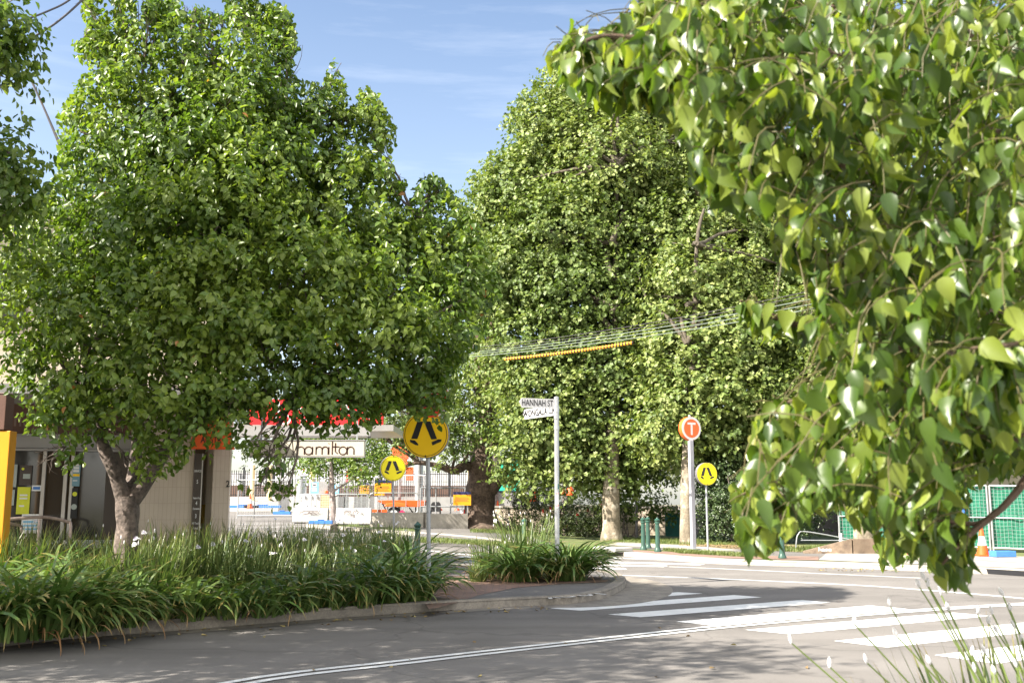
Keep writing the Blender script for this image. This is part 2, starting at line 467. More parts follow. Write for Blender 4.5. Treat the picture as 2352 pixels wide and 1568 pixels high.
def limb(mb, a, b, r0, r1, n=7, wob=0.12, sag=0.0, seg=7):
    a, b = Vector(a), Vector(b); L = (b - a).length; pts, rad = [], []
    ph = [random.uniform(0, 6.28) for _ in range(4)]
    for i in range(seg + 1):
        t = i / seg; e = math.sin(math.pi * t) * L * wob
        p = a.lerp(b, t) + Vector((math.sin(ph[0] + t * 5), math.sin(ph[1] + t * 4), 0.5 * math.sin(ph[2] + t * 6))) * e * 0.5
        p.z -= math.sin(math.pi * t) * sag * L
        pts.append(p); rad.append(r0 + (r1 - r0) * t)
    mb.tube(pts, rad, n)
    return pts
def make_tree(name, label, cat, group, base, trunk, lobes, leafm, barkm, n, leaf, ratio, fork=None, limbr=0.09, sub=4, shape='oval', twig_r=0.008, limbs=True, **kw):
    """trunk: [(point, radius)...]; limbs grow from its upper points to every lobe; parts trunk and crown"""
    t = thing(name, label, cat, base, group)
    mb = MB()
    tp = [p for p, r in trunk]; sp = smooth_line(tp, 5); rr = []
    rs = [r for p, r in trunk]
    for i in range(len(sp)):
        x = i / 5; k = min(int(x), len(rs) - 2); rr.append(rs[k] + (rs[k + 1] - rs[k]) * (x - k))
    # irregular bole
    mb.tube(sp, [r * (1 + 0.06 * math.sin(i * 1.9)) for i, r in enumerate(rr)], 14)
    fk = fork or [Vector(tp[-1])]
    if limbs:
        for c, r in lobes:
            c = Vector(c); f = min(fk, key=lambda q: (Vector(q) - c).length + max(0, Vector(q).z - c.z) * 2)
            pts = limb(mb, f, c, limbr, limbr * 0.35, 7, 0.10)
            for _ in range(sub):
                d = Vector(tuple(rnd_unit(1)[0])); e = c + Vector((d.x * r[0], d.y * r[1], d.z * r[2])) * 0.85
                st = pts[random.randint(3, len(pts) - 1)]
                q = limb(mb, st, e, limbr * 0.32, twig_r, 5, 0.12, seg=5)
                for _ in range(2):
                    d2 = Vector(tuple(rnd_unit(1)[0])) * min(r) * 0.6
                    limb(mb, q[random.randint(2, 4)], q[3] + d2, limbr * 0.14, twig_r * 0.6, 4, 0.1, seg=4)
    mb.build("trunk", barkm, t, smooth=True)
    P, D, N, Lf, Wd, var = crown_leaves(lobes, n, leaf, ratio, **kw)
    P = P - np.array(tuple(Vector(base)))
    me = leaf_mesh("crown", P, D, N, Lf, Wd, var=var, shape=shape)
    link("crown", me, leafm, t)
    return t
def blade_mesh(name, B, az, el, L, Wd, droop, m=7, var=None, twist=0.4, expo=1.3, vfold=0.15):
    n = len(B); s = np.linspace(0, 1, m + 1)
    hx, hy = np.cos(az), np.sin(az)
    p = np.zeros((n, m + 1, 3)); p[:, 0] = B
    for i in range(m):
        sm = (i + .5) / m; a = el - droop * sm ** expo
        d = np.stack([hx * np.cos(a), hy * np.cos(a), np.sin(a)], 1)
        p[:, i + 1] = p[:, i] + d * (L / m)[:, None]
    tw = (rng.random(n) - .5) * twist
    side = np.stack([-hy, hx, np.zeros(n)], 1)
    wp = np.minimum(1, 0.55 + s * 1.6) * np.sqrt(np.clip(1 - s ** 3, 0, 1)); wp[-1] = 0.04
    V = np.zeros((n, m + 1, 2, 3))
    for i in range(m + 1):
        w = (Wd * wp[i] * .5)[:, None]
        sd = side + np.array([0, 0, 1]) * (np.sin(tw + s[i] * tw * 3))[:, None]
        V[:, i, 0] = p[:, i] - unit(sd) * w; V[:, i, 1] = p[:, i] + unit(sd) * w
    k = 2 * (m + 1); base = (np.arange(n) * k)[:, None, None]
    q = np.array([[2 * i, 2 * i + 1, 2 * i + 3, 2 * i + 2] for i in range(m)])
    if var is None: var = rng.random(n) * .95
    me = np_mesh(name, V.reshape(-1, 3), (base + q[None]).reshape(-1, 4), {"var": np.repeat(var, k), "tip": np.tile(np.repeat(s, 2), n)})
    me.polygons.foreach_set("use_smooth", np.ones(len(me.polygons), bool))
    return me

# ------------------------------------------------------------------ material table
M = {}
M['asphalt'] = mat('asphalt', (.155, .145, .136), .92, .10, .7, bump=.3, bscale=110, fine=.34, spec=.12, stain=(.115, .107, .10), sscale=.9, slo=.52, shi=.86)
M['asphalt_path'] = mat('asphalt_path', (.13, .122, .114), .9, .15, 1.2, bump=.2, bscale=90, fine=.22, spec=.2)
M['concrete'] = mat('concrete', (.30, .275, .24), .85, .15, 2.0, bump=.15, bscale=50, fine=.12, stain=(.17, .15, .125), sscale=3, slo=.5, shi=.8)
M['kerb'] = mat('kerb', (.20, .178, .15), .85, .18, 2.5, bump=.25, bscale=40, fine=.16, stain=(.10, .09, .08), sscale=3.5, slo=.48, shi=.72)
M['paint'] = mat('road_paint', (.62, .62, .61), .6, .08, 3, fine=.10, stain=(.30, .29, .275), sscale=5.5, slo=.56, shi=.74, bscale=150, bump=.15)
M['paint_worn'] = mat('road_paint_worn', (.55, .54, .52), .7, .1, 6, stain=(.2, .19, .18), sscale=14, slo=.5, shi=.62)
M['soil'] = mat('soil', (.075, .052, .036), .95, .35, 5, bump=.6, bscale=30, fine=.4, stain=(.16, .10, .06), sscale=9, slo=.5, shi=.7)
M['grass_ground'] = mat('grass_ground', (.075, .10, .025), .95, .3, 2.5, bump=.5, bscale=60, fine=.35, stain=(.17, .135, .075), sscale=.8, slo=.5, shi=.7)
M['litter'] = mat('leaf_litter_ground', (.22, .165, .10), .95, .3, 6, bump=.6, bscale=30, fine=.4, stain=(.12, .09, .05), sscale=6, slo=.5, shi=.7)
M['earth'] = mat('earth', (.10, .095, .05), .95, .3, .3, fine=.2, bscale=20)
M['brickpave'] = brick_mat('brick_paving', (.30, .185, .14), (.25, .16, .125), (.17, .14, .12), .23, .115, .008, .85, axes=('X', 'Y'), var=.5)
M['blockwall'] = brick_mat('block_wall', (.66, .55, .43), (.54, .45, .36), (.30, .25, .20), .62, .31, .012, .8, var=.35)
M['brickwall'] = brick_mat('red_brick_bank', (.20, .10, .07), (.15, .085, .06), (.17, .15, .13), .24, .085, .01, .85, var=.5)
M['tile'] = brick_mat('pier_tile', (.50, .42, .35), (.48, .40, .335), (.40, .335, .28), .075, .30, .004, .35, offset=0.0, var=.2)
M['galv'] = mat('galvanised', (.38, .39, .40), .42, .12, 8, metal=.65, bump=.05, bscale=60)
M['pole'] = mat('grey_post', (.30, .31, .33), .5, .10, 6, metal=.3, bump=.05, bscale=60)
M['white'] = mat('white_paint', (.50, .495, .50), .5, .06, 4, stain=(.5, .48, .44), sscale=2.5, slo=.6, shi=.85)
M['whitecon'] = mat('white_concrete', (.37, .362, .35), .8, .08, 2.5, bump=.12, bscale=40, fine=.05, stain=(.24, .23, .21), sscale=2.2, slo=.55, shi=.85)
M['cream'] = mat('cream_paint', (.62, .50, .30), .55, .08, 4)
M['green'] = mat('green_paint', (.022, .066, .048), .38, .15, 6, spec=.5, stain=(.05, .09, .07), sscale=5)
M['yellow'] = mat('sign_yellow', (.86, .74, .004), .45, .03, 3, spec=.35)
M['yellow2'] = mat('sign_amber', (.80, .50, .006), .45, .05, 3, spec=.35)
M['black'] = mat('sign_black', (.012, .012, .014), .5, .1, 5)
M['rim'] = mat('sign_rim', (.16, .15, .16), .5, .1, 6)
M['signwhite'] = mat('sign_white', (.62, .62, .62), .45, .02, 4)
M['orange'] = mat('sign_orange', (.78, .125, .02), .45, .04, 3)
M['oranges'] = mat('safety_orange', (.60, .085, .012), .5, .08, 5)
M['red'] = mat('sign_red', (.68, .02, .025), .45, .06, 3)
M['blue'] = mat('plastic_blue', (.045, .16, .46), .45, .08, 5)
M['navy'] = mat('sign_navy', (.02, .025, .10), .5, .05, 5)
M['ltblue'] = mat('sign_lightblue', (.16, .40, .62), .5, .05, 5)
M['shade'] = mat('shade_cloth', (.012, .13, .075), .8, .15, 3, stain=(.025, .20, .125), sscale=1.4, slo=.45, shi=.75)
M['teal'] = mat('teal_paint', (.015, .115, .10), .5, .2, 3)
M['shopyellow'] = mat('shop_yellow', (.62, .265, .006), .45, .03, 2)
M['brown'] = mat('brown_panel', (.10, .048, .034), .5, .15, 3, spec=.4)
M['dkbrown'] = mat('dark_brown', (.055, .042, .036), .5, .1, 3)
M['fascia'] = mat('grey_fascia', (.27, .262, .26), .5, .08, 2)
M['alu'] = mat('aluminium', (.45, .43, .41), .38, .08, 6, metal=.6)
M['rust'] = mat('handrail', (.42, .33, .30), .35, .25, 14, metal=.5)
M['render'] = mat('beige_render', (.44, .38, .30), .8, .06, 1.5)
M['signcream'] = mat('sign_cream', (.50, .46, .385), .45, .05, 2)
M['posttan'] = mat('timber_post', (.30, .25, .20), .7, .15, 6)
M['rubber'] = mat('rubber', (.02, .02, .022), .7, .1, 5)
M['cable'] = mat('cable_grey', (.15, .18, .15), .5, .1, 5)
M['cabledark'] = mat('cable_dark', (.05, .045, .05), .6, .1, 5)
M['magenta'] = mat('magenta_cloth', (.45, .02, .10), .7, .1, 5)
M['lines'] = mat('graffiti_ink', (.12, .10, .10), .8, .2, 8)
M['bark'] = mat('pear_bark', (.10, .078, .066), .9, .35, 9, bump=.9, bscale=22, fine=.4, stain=(.24, .20, .17), sscale=6, slo=.55, shi=.75)
M['figbark'] = mat('fig_bark', (.075, .052, .038), .92, .3, 4, bump=.9, bscale=12, fine=.45, stain=(.17, .125, .095), sscale=2.6, slo=.5, shi=.72)
M['limbbark'] = mat('plane_limb_bark', (.075, .062, .045), .9, .3, 3, bump=.4, bscale=12, fine=.3, stain=(.15, .13, .10), sscale=2.2, slo=.55, shi=.7)
M['planebark'] = mat('plane_bark', (.175, .145, .105), .85, .25, 3, bump=.3, bscale=14, fine=.25, stain=(.36, .32, .26), sscale=2.4, slo=.52, shi=.62)
M['greybark'] = mat('grey_bark', (.20, .165, .15), .92, .35, 4, bump=.8, bscale=10, fine=.4)
M['twig'] = mat('twig_bark', (.10, .065, .045), .8, .3, 12, bump=.3, bscale=60)
M['twig_new'] = mat('new_twig', (.085, .072, .028), .6, .2, 12)
M['pearleaf'] = leaf_mat('pear_leaf', (.046, .088, .015), (.090, .148, .024), (.160, .215, .038), (1.7, 1.75, .65), .38, .40, .42, odd=(.30, .14, .04))
M['pearleaf_big'] = leaf_mat('near_pear_leaf', (.034, .068, .012), (.078, .128, .020), (.185, .225, .040), (1.9, 1.95, .6), .44, .34, .45, odd=(.22, .22, .05))
M['planeleaf'] = leaf_mat('plane_leaf', (.055, .090, .018), (.118, .168, .042), (.230, .270, .085), (1.4, 1.5, .7), .28, .5, .35)
M['figleaf'] = leaf_mat('fig_leaf', (.05, .09, .02), (.09, .135, .028), (.16, .20, .045), (1.5, 1.6, .6), .26, .4, .45)
M['darkleaf'] = leaf_mat('shrub_leaf', (.018, .038, .014), (.036, .066, .022), (.075, .11, .04), (1.4, 1.6, .7), .2, .35, .5)
M['bushleaf'] = leaf_mat('bottlebrush_leaf', (.022, .036, .014), (.045, .065, .022), (.09, .12, .035), (1.4, 1.6, .7), .22, .4, .4)
M['redflower'] = mat('red_flower', (.55, .02, .015), .7, .2, 6)
M['gumleaf'] = leaf_mat('gum_leaf', (.055, .075, .03), (.085, .105, .045), (.125, .145, .06), (1.2, 1.3, .7), .22, .5, .35)
M['strap'] = leaf_mat('strap_leaf', (.052, .100, .024), (.088, .150, .038), (.145, .20, .060), (1.5, 1.7, .7), .25, .34, .5, tipcol=(.30, .19, .07))
M['blade'] = leaf_mat('iris_blade', (.050, .088, .024), (.090, .135, .040), (.16, .195, .066), (1.4, 1.6, .7), .25, .42, .4, tipcol=(.20, .15, .07))
M['deadblade'] = leaf_mat('dead_blade', (.20, .10, .04), (.28, .17, .08), (.36, .24, .12), (1, 1, 1), .2, .6, .3)
M['stem'] = mat('flower_stem', (.16, .22, .055), .5, .15, 8)
M['petal'] = leaf_mat('petal', (.75, .74, .76), (.80, .79, .80), (.84, .83, .82), (1, 1, 1), .3, .6, .3)
M['mauve'] = mat('mauve_petal', (.42, .34, .60), .6, .1, 8)
M['grassblade'] = leaf_mat('grass_blade', (.06, .09, .02), (.10, .14, .035), (.17, .19, .06), (1.3, 1.4, .7), .25, .5, .3)
M['fallen'] = leaf_mat('fallen_leaf', (.14, .09, .04), (.26, .18, .08), (.36, .30, .12), (1, 1, 1), .15, .7, .3)
def crack_asphalt(m):
    """fine wandering cracks, faded wheel tracks and sealed patches in the road surface"""
    n, L = m.node_tree.nodes, m.node_tree.links; b = n["Principled BSDF"]; src = b.inputs["Base Color"].links[0].from_socket
    co = n.new("ShaderNodeTexCoord"); dn = n.new("ShaderNodeTexNoise"); dn.inputs["Scale"].default_value = 1.3; dn.inputs["Detail"].default_value = 6
    L.new(co.outputs["Object"], dn.inputs["Vector"])
    ad = n.new("ShaderNodeMixRGB"); ad.blend_type = 'ADD'; ad.inputs[0].default_value = .9; L.new(co.outputs["Object"], ad.inputs[1]); L.new(dn.outputs["Color"], ad.inputs[2])
    vo = n.new("ShaderNodeTexVoronoi"); vo.feature = 'DISTANCE_TO_EDGE'; vo.inputs["Scale"].default_value = .30; L.new(ad.outputs[0], vo.inputs["Vector"])
    r = n.new("ShaderNodeValToRGB"); r.color_ramp.elements[0].position, r.color_ramp.elements[1].position = .003, .010
    r.color_ramp.elements[0].color = (.45, .45, .45, 1); r.color_ramp.elements[1].color = (1, 1, 1, 1); L.new(vo.outputs["Distance"], r.inputs[0])
    mu = n.new("ShaderNodeMixRGB"); mu.blend_type = 'MULTIPLY'; mu.inputs[0].default_value = .35; L.new(src, mu.inputs[1]); L.new(r.outputs[0], mu.inputs[2])
    wn = n.new("ShaderNodeTexNoise"); wn.inputs["Scale"].default_value = .35; wn.inputs["Detail"].default_value = 3
    mp = n.new("ShaderNodeMapping"); mp.inputs["Rotation"].default_value = (0, 0, R(-36)); mp.inputs["Scale"].default_value = (.25, 3.2, 1); L.new(co.outputs["Object"], mp.inputs[0]); L.new(mp.outputs[0], wn.inputs["Vector"])
    r2 = n.new("ShaderNodeValToRGB"); r2.color_ramp.elements[0].position, r2.color_ramp.elements[1].position = .3, .7; r2.color_ramp.elements[0].color = (.84, .84, .84, 1); r2.color_ramp.elements[1].color = (1.1, 1.1, 1.1, 1); L.new(wn.outputs["Fac"], r2.inputs[0])
    m2 = n.new("ShaderNodeMixRGB"); m2.blend_type = 'MULTIPLY'; m2.inputs[0].default_value = 1; L.new(mu.outputs[0], m2.inputs[1]); L.new(r2.outputs[0], m2.inputs[2])
    L.new(m2.outputs[0], b.inputs["Base Color"])
crack_asphalt(M['asphalt'])
M['column'] = mat('column_paint', (.34, .335, .37), .5, .06, 4)
def glass_mat():
    m, n, L, b = new_mat('shop_glass')
    b.inputs["Base Color"].default_value = (.035, .034, .032, 1); b.inputs["Roughness"].default_value = .06; b.inputs["Specular IOR Level"].default_value = .7
    return m
M['glass'] = glass_mat()

# ------------------------------------------------------------------ ground, road, kerbs, paths, markings
def ground_grid():
    xs = np.concatenate([[-700, -400, -220, -130, -80], np.arange(-60, 60.1, 2.0), [80, 130, 220, 400, 700]])
    xs = np.unique(np.concatenate([xs, [-.7, -.6, -.3, 0, .3, .6]]))
    ys = np.unique(np.concatenate([[-300, -120, -50, -20], np.arange(-10, 140, 2.0), [51.9, 52.0, 52.3, 52.6], [150, 180, 240, 360, 600, 900]]))
    X, Y = np.meshgrid(xs, ys)
    Z = np.array([[H(x, y) for x in xs] for y in ys])
    return xs, ys, X, Y, Z
xs, ys, X, Y, Z = ground_grid()
nx, ny = len(xs), len(ys)
idx = np.arange(nx * ny).reshape(ny, nx)
fq = np.stack([idx[:-1, :-1], idx[:-1, 1:], idx[1:, 1:], idx[1:, :-1]], -1).reshape(-1, 4)
o = link("ground", np_mesh("ground", np.stack([X, Y, Z - .012], -1).reshape(-1, 3), fq), M['earth'], None); tag(o, kind='structure')
sel = [(i, j) for i in range(ny - 1) for j in range(nx - 1) if xs[j] >= -80 and xs[j + 1] <= 60 and ys[i] >= -20 and ys[i + 1] <= 125]
fr = np.array([[idx[i, j], idx[i, j + 1], idx[i + 1, j + 1], idx[i + 1, j]] for i, j in sel])
o = link("road", np_mesh("road", np.stack([X, Y, Z], -1).reshape(-1, 3), fr), M['asphalt'], None); tag(o, kind='structure')

KF = [gnd(u, v, 0) for u, v in [(0, 1486), (210, 1464), (480, 1443), (700, 1425), (850, 1414), (1000, 1404), (1120, 1397), (1230, 1391)]]
d0 = (KF[0] - KF[1]).normalized()
KF = [KF[0] + d0 * 14 + Vector((0, -2.5, 0)), KF[0] + d0 * 5 + Vector((0, -.3, 0))] + KF
KFs = smooth_line(KF, 6)
NOSE = smooth_line([gnd(u, v, 0) for u, v in [(1230, 1391), (1320, 1386), (1385, 1375), (1425, 1358), (1438, 1342), (1418, 1328), (1380, 1321)]], 6)
BACK = smooth_line([gnd(1380, 1321), gnd(1230, 1315), gnd(1080, 1311), gnd(960, 1303), gnd(860, 1290), Vector((-6.4, 33, 0)), Vector((-10.5, 44, 0))], 5)
kerb("kerb", KFs, M['kerb'], .15, .17, 1)
kerb("kerb", NOSE, M['kerb'], .145, .2, 1)
kerb("kerb", BACK, M['kerb'], .13, .16, 1)
corner_outline = KFs + NOSE + BACK + [Vector((-40, 44, 0)), Vector((-40, 2, 0))]
sheet("footpath", corner_outline, .118, M['asphalt_path'], 2)
# concrete gutter apron in front of the kerb and round the nose
def offs(pts, d):
    out = []
    for i, p in enumerate(pts):
        t = (pts[min(i + 1, len(pts) - 1)] - pts[max(i - 1, 0)]).normalized(); out.append(p + Vector((t.y, -t.x, 0)) * d)
    return out
gut = MB()
front = (KFs + NOSE)
outr = offs(front, .30)
outr = [a.lerp(b, .0 if i < len(KFs) else min(1, (i - len(KFs)) / 14) * .0) for i, (a, b) in enumerate(zip(outr, front))]
for i in range(len(front)):
    k = max(0, i - len(KFs)) / max(1, len(NOSE)); outr[i] = outr[i] + (outr[i] - front[i]) * 2.2 * math.sin(math.pi * min(1, k * 1.1)) if i >= len(KFs) else outr[i]
n = len(front)
gut.add([(p.x, p.y, .009) for p in front] + [(p.x, p.y, .005) for p in outr], [(i, i + 1, n + i + 1, n + i) for i in range(n - 1)])
tag(gut.build("gutter", M['kerb']), kind='structure')
# bed soil
bed_back = offs(KFs[:-9], -3.6)
sheet("garden_bed", [p + Vector((0, 0, 0)) for p in offs(KFs[:-9], -.17)] + bed_back[::-1], .13, M['soil'], 1)
# brick bands and ramp on the island
sheet("brick_paving", [gnd(u, v, .12) for u, v in [(1003, 1396), (1050, 1383), (1100, 1366), (1180, 1350), (1290, 1340), (1392, 1336), (1398, 1331), (1250, 1331), (1100, 1331), (1000, 1331), (960, 1345), (965, 1370), (985, 1398)]], .124, M['brickpave'], 1)
sheet("brick_paving", [gnd(u, v, .12) for u, v in [(970, 1318), (1075, 1322), (1075, 1331), (975, 1331)]], .124, M['brickpave'], 0)
sheet("soil_pocket", [gnd(u, v, .12) for u, v in [(1075, 1334), (1230, 1338), (1380, 1331), (1385, 1325), (1230, 1319), (1085, 1320)]], .129, M['soil'], 1)
# lettering on the ramp, read by people stepping off it
lk = MB(); o_ = gnd(1307, 1367, .122); ex = (gnd(1372, 1362, .122) - gnd(1240, 1372, .122)).normalized()
ey = Vector((-ex.y, ex.x, 0)); lk.text("LOOK", o_ + Vector((0, 0, .004)), -ex, -ey, .62, .78)
tag(lk.build("path_lettering", M['paint_worn']), kind='structure')

# far side
FK = smooth_line([gnd(u, v, 0) for u, v in [(700, 1236), (965, 1250), (1100, 1255), (1290, 1264), (1385, 1272), (1500, 1283), (1646, 1294), (1856, 1301), (1946, 1304), (2114, 1311), (2261, 1317), (2352, 1322), (2600, 1342), (3000, 1380)]], 6)
kerb("kerb", FK, M['concrete'], .13, .45, 1)
far_out = FK + [Vector((40, 14, 0)), Vector((60, 51.5, 0)), Vector((-1, 52, 0)), Vector((-3.5, 56, 0)), Vector((-7, 57, 0)), Vector((-9.5, 51, 0))]
sheet("verge", far_out, .105, M['grass_ground'], 4)
def on(u, v): return gh(u, v, .12)
sheet("footpath", [on(u, v) for u, v in [(965, 1233), (1100, 1240), (1390, 1254), (1560, 1264), (1720, 1275), (1850, 1282), (2000, 1288), (2352, 1303), (2700, 1325), (2900, 1308), (2352, 1277), (2000, 1271), (1880, 1268), (1760, 1262), (1600, 1255), (1480, 1249), (1390, 1245), (1160, 1228), (1100, 1208), (960, 1207)]], .112, M['asphalt_path'], 3)
sheet("concrete_path", [on(u, v) for u, v in [(1880, 1285), (2000, 1290), (2352, 1304), (2700, 1326), (2900, 1310), (2352, 1277), (2060, 1269), (1900, 1268)]], .118, M['concrete'], 1)
sheet("concrete_path", [on(u, v) for u, v in [(1385, 1250), (1480, 1255), (1640, 1265), (1700, 1262), (1560, 1250), (1450, 1245), (1385, 1243)]], .118, M['concrete'], 1)
sheet("brick_paving", [on(u, v) for u, v in [(1425, 1263), (1520, 1271), (1640, 1280), (1880, 1286), (1880, 1277), (1700, 1275), (1560, 1267), (1450, 1262)]], .120, M['brickpave'], 1)
sheet("leaf_litter_bed", [on(u, v) for u, v in [(1560, 1252), (1640, 1257), (1740, 1262), (1840, 1267), (1850, 1253), (1760, 1246), (1640, 1244), (1560, 1244)]], .116, M['litter'], 1)
pit = MB()
for (ua, va), (ub, vb) in (((1380, 1270), (1404, 1272.5)), ((2262, 1316.5), (2420, 1327))):
    a, b = gnd(ua, va), gnd(ub, vb); pit.box((a + b) / 2 + Vector((0, -.02, .06)), ((b - a).length, .08, .11), rz=math.atan2((b - a).y, (b - a).x))
tag(pit.build("drain_opening", M['black']), kind='structure')
lid = MB()
for (ua, va), (ub, vb) in (((1376, 1266), (1436, 1270)),):
    a, b = gnd(ua, va, .1), gnd(ub, vb, .1); lid.box((a + b) / 2 + Vector((0, .3, .09)), ((b - a).length, .7, .14), rz=math.atan2((b - a).y, (b - a).x))
tag(lid.build("drain_lid", M['whitecon'], bevel=.02), kind='structure')

# painted markings
def quad_mark(mb, pts, off=.004):
    mb.add([(p.x, p.y, H(p.x, p.y) + off) for p in pts], [(0, 1, 2, 3)])
zb = MB()
S5 = [gnd(*q) for q in [(1711, 1446), (1814, 1456), (2279, 1414), (2187, 1406.5)]]
quad_mark(zb, [gnd(*q) for q in [(1407, 1378), (1614, 1362.5), (1556, 1359.5), (1450, 1367)]])
for qs in ([(1263, 1396.5), (1333.6, 1402), (1750, 1371), (1686, 1366)], [(1397, 1410.5), (1471.6, 1417), (1909, 1383), (1842, 1377.5)], [(1551.5, 1427), (1631, 1435.5), (2085, 1398), (1998, 1390)]):
    quad_mark(zb, [gnd(*q) for q in qs])
quad_mark(zb, S5)
for l_, b_ in (((1915, 1471.6), (2038, 1486.5)), ((2146, 1504), (2285, 1524)), ((2440, 1546), (2600, 1570))):
    a, b = gnd(*l_), gnd(*b_); quad_mark(zb, [a, b, b + (S5[2] - S5[1]), a + (S5[3] - S5[0])])
# far crossing
for (ua, va), (ub, vb), w in (((1060, 1281.5), (1613, 1296), .6), ((1064, 1290), (1529, 1300), .6), ((1064, 1306.5), (1436, 1305), .6), ((1380, 1279.5), (1640, 1289), .35)):
    strip_on(zb, [gnd(ua, va), gnd((ua + ub) / 2, (va + vb) / 2), gnd(ub, vb)], w, .004)
tag(zb.build("zebra_crossing", M['paint']), kind='structure')
ln = MB()
dl = smooth_line([gnd(*q) for q in [(-200, 1760), (520, 1573.5), (941, 1519), (1300, 1478), (1646, 1440.5), (1900, 1417.5), (2130, 1400.5), (2352, 1387), (2700, 1368), (3200, 1350)]], 5)
strip_on(ln, offs(dl, .095), .1, .008); strip_on(ln, offs(dl, -.095), .1, .008)
strip_on(ln, smooth_line([gnd(*q) for q in [(1385, 1319), (1646, 1328.5), (1960, 1343), (2117, 1354), (2352, 1374), (2600, 1404), (2900, 1450)]], 4), .15, .004)
strip_on(ln, smooth_line([gnd(*q) for q in [(1537, 1301), (1646, 1305), (1886, 1316.5), (2114, 1327)]], 4), .12, .004)
strip_on(ln, smooth_line([gnd(*q) for q in [(700, 1259), (964, 1272), (1100, 1279.5)]], 4), .15, .004)
for a, b in (((545, 1203), (700, 1201)), ((545, 1213), (700, 1207)), ((545, 1222), (760, 1216))):
    strip_on(ln, [gh(*a), gh(*b)], .13, .004)
for i in range(7):
    a = gh(548 + i * 21, 1175); b = gh(548 + i * 21 + 26, 1170.5); strip_on(ln, [a, b], .5, .004)
tag(ln.build("road_line", M['paint']), kind='structure')

# ------------------------------------------------------------------ street furniture
UP = Vector((0, 0, 1))
def face_axes(phi):
    """sign facing the camera turned phi degrees towards +x: right, up, normal"""
    a = R(phi); nrm = Vector((math.sin(a), -math.cos(a), 0)); return Vector((math.cos(a), math.sin(a), 0)), UP, nrm
def ring(r, n=40): return [(r * math.cos(2 * math.pi * i / n), r * math.sin(2 * math.pi * i / n)) for i in range(n)]
def annulus(mb, r0, r1, o, ax, ay, n=40):
    vs = [o + ax * p[0] + ay * p[1] for p in ring(r0, n) + ring(r1, n)]
    mb.add(vs, [(i, (i + 1) % n, n + (i + 1) % n, n + i) for i in range(n)])
LEGS = [[(-.40, .62), (-.12, .62), (-.38, -.19), (-.68, -.19)], [(-.74, -.22), (-.50, -.26), (-.34, -.44), (-.35, -.50), (-.50, -.46), (-.72, -.34)],
        [(-.09, .62), (.22, .62), (.54, -.2), (.27, -.22)], [(.28, -.34), (.44, -.28), (.60, -.21), (.76, -.22), (.74, -.32), (.50, -.42), (.33, -.50)]]
def crossing_sign(label, base, c, r, phi, pole_r, face, depth=.14, stop=None, group='pedestrian crossing signs', poletop=None):
    t = thing('crossing_sign', label, 'road sign', base, group)
    ax, ay, nr = face_axes(phi)
    p = MB(); p.tube([base + UP * -.05, Vector((c.x - nr.x * depth * .6, c.y - nr.y * depth * .6, (poletop or c.z + r * .5)))], pole_r, 12)
    p.build('pole', M['pole'], t, smooth=True)
    d = MB(); d.prism(ring(r), c - nr * depth / 2, ax, ay, depth); d.build('housing', M['rim'], t, smooth=True)
    k = MB(); k.m = 0; k.prism(ring(r * .975), c + nr * .003, ax, ay, .012)
    k.m = 1; annulus(k, r * .90, r * .925, c + nr * .0125, ax, ay)
    k.box(c + nr * .010 + UP * (-r * .93), (.012, .012, .05)); k.box(c + nr * .010 + UP * (r * .93), (.012, .012, .05))
    for poly in LEGS: k.flat([(x * r * .92, y * r * .92) for x, y in poly], c + nr * .0135, ax, ay)
    k.build('sign_face', [face, M['black']], t)
    for s_ in (.11, -.11): cl = MB(); cl.tube([c - nr * depth + UP * (s_ + .01), c - nr * depth + UP * (s_ - .01)], pole_r * 1.5, 10); cl.build('bracket', M['galv'], t)
    if stop:
        s = MB(); sc = stop; oc = [(.36 * math.cos(R(22.5 + 45 * i)), .36 * math.sin(R(22.5 + 45 * i))) for i in range(8)]
        oc2 = [(x * .94, y * .94) for x, y in oc]
        s.m = 0; s.prism(oc, sc, ax, ay, .02); s.m = 1; s.prism(oc2, sc + nr * .010, ax, ay, .008)
        s.m = 0; s.text("STOP", sc + nr * .0165, ax, ay, .30, .78)
        s.build('stop_plate', [M['signwhite'], M['red']], t)
    return t
bA = gnd(986, 1369, .13)
Y0 = bA.y
cA = at(978, 998, Y0 - .05)
crossing_sign('large amber disc with walking legs in dappled tree shade below a red stop plate', bA, cA, .385, -6, .034, M['yellow2'], .10, stop=at(985, 915, Y0 - .05), poletop=at(985, 880, Y0).z)
bB = gnd(906, 1276, .13)
crossing_sign('bright yellow walking legs disc on a thin brown pole near the shop name board', bB, at(903, 1075, bB.y), .375, 17, .03, M['yellow'])
bC = gnd(1626, 1262, .13)
crossing_sign('bright yellow walking legs disc beside the tall orange letter T column', bC, at(1624, 1088, bC.y), .375, 18, .032, M['yellow'])

# station column
bT = gnd(1593, 1260, .13)
t = thing('station_sign', 'tall slim white column topped by an orange disc with a white T', 'station sign', bT)
ax, ay, nr = face_axes(27); cT = at(1588, 983.5, bT.y)
p = MB(); p.box(bT + UP * ((cT.z - bT.z) / 2 - .2), (.165, .12, cT.z - bT.z - .4), rz=R(27)); p.build('pole', M['column'], t, bevel=.02)
p = MB(); p.tube([bT + UP * .0, bT + UP * .02], .24, 16); p.build('base_plate', M['pole'], t)
p = MB(); p.prism(ring(.40), cT - nr * .09, ax, ay, .18); p.build('disc', M['orange'], t, smooth=True)
k = MB(); k.m = 0; k.prism(ring(.395), cT + nr * .003, ax, ay, .01); k.m = 1; k.prism(ring(.315), cT + nr * .010, ax, ay, .01)
k.m = 0; k.flat([(-.17, .13), (-.17, .20), (.17, .20), (.17, .13), (.04, .13), (.04, -.22), (-.04, -.22), (-.04, .13)], cT + nr * .0165, ax, ay)
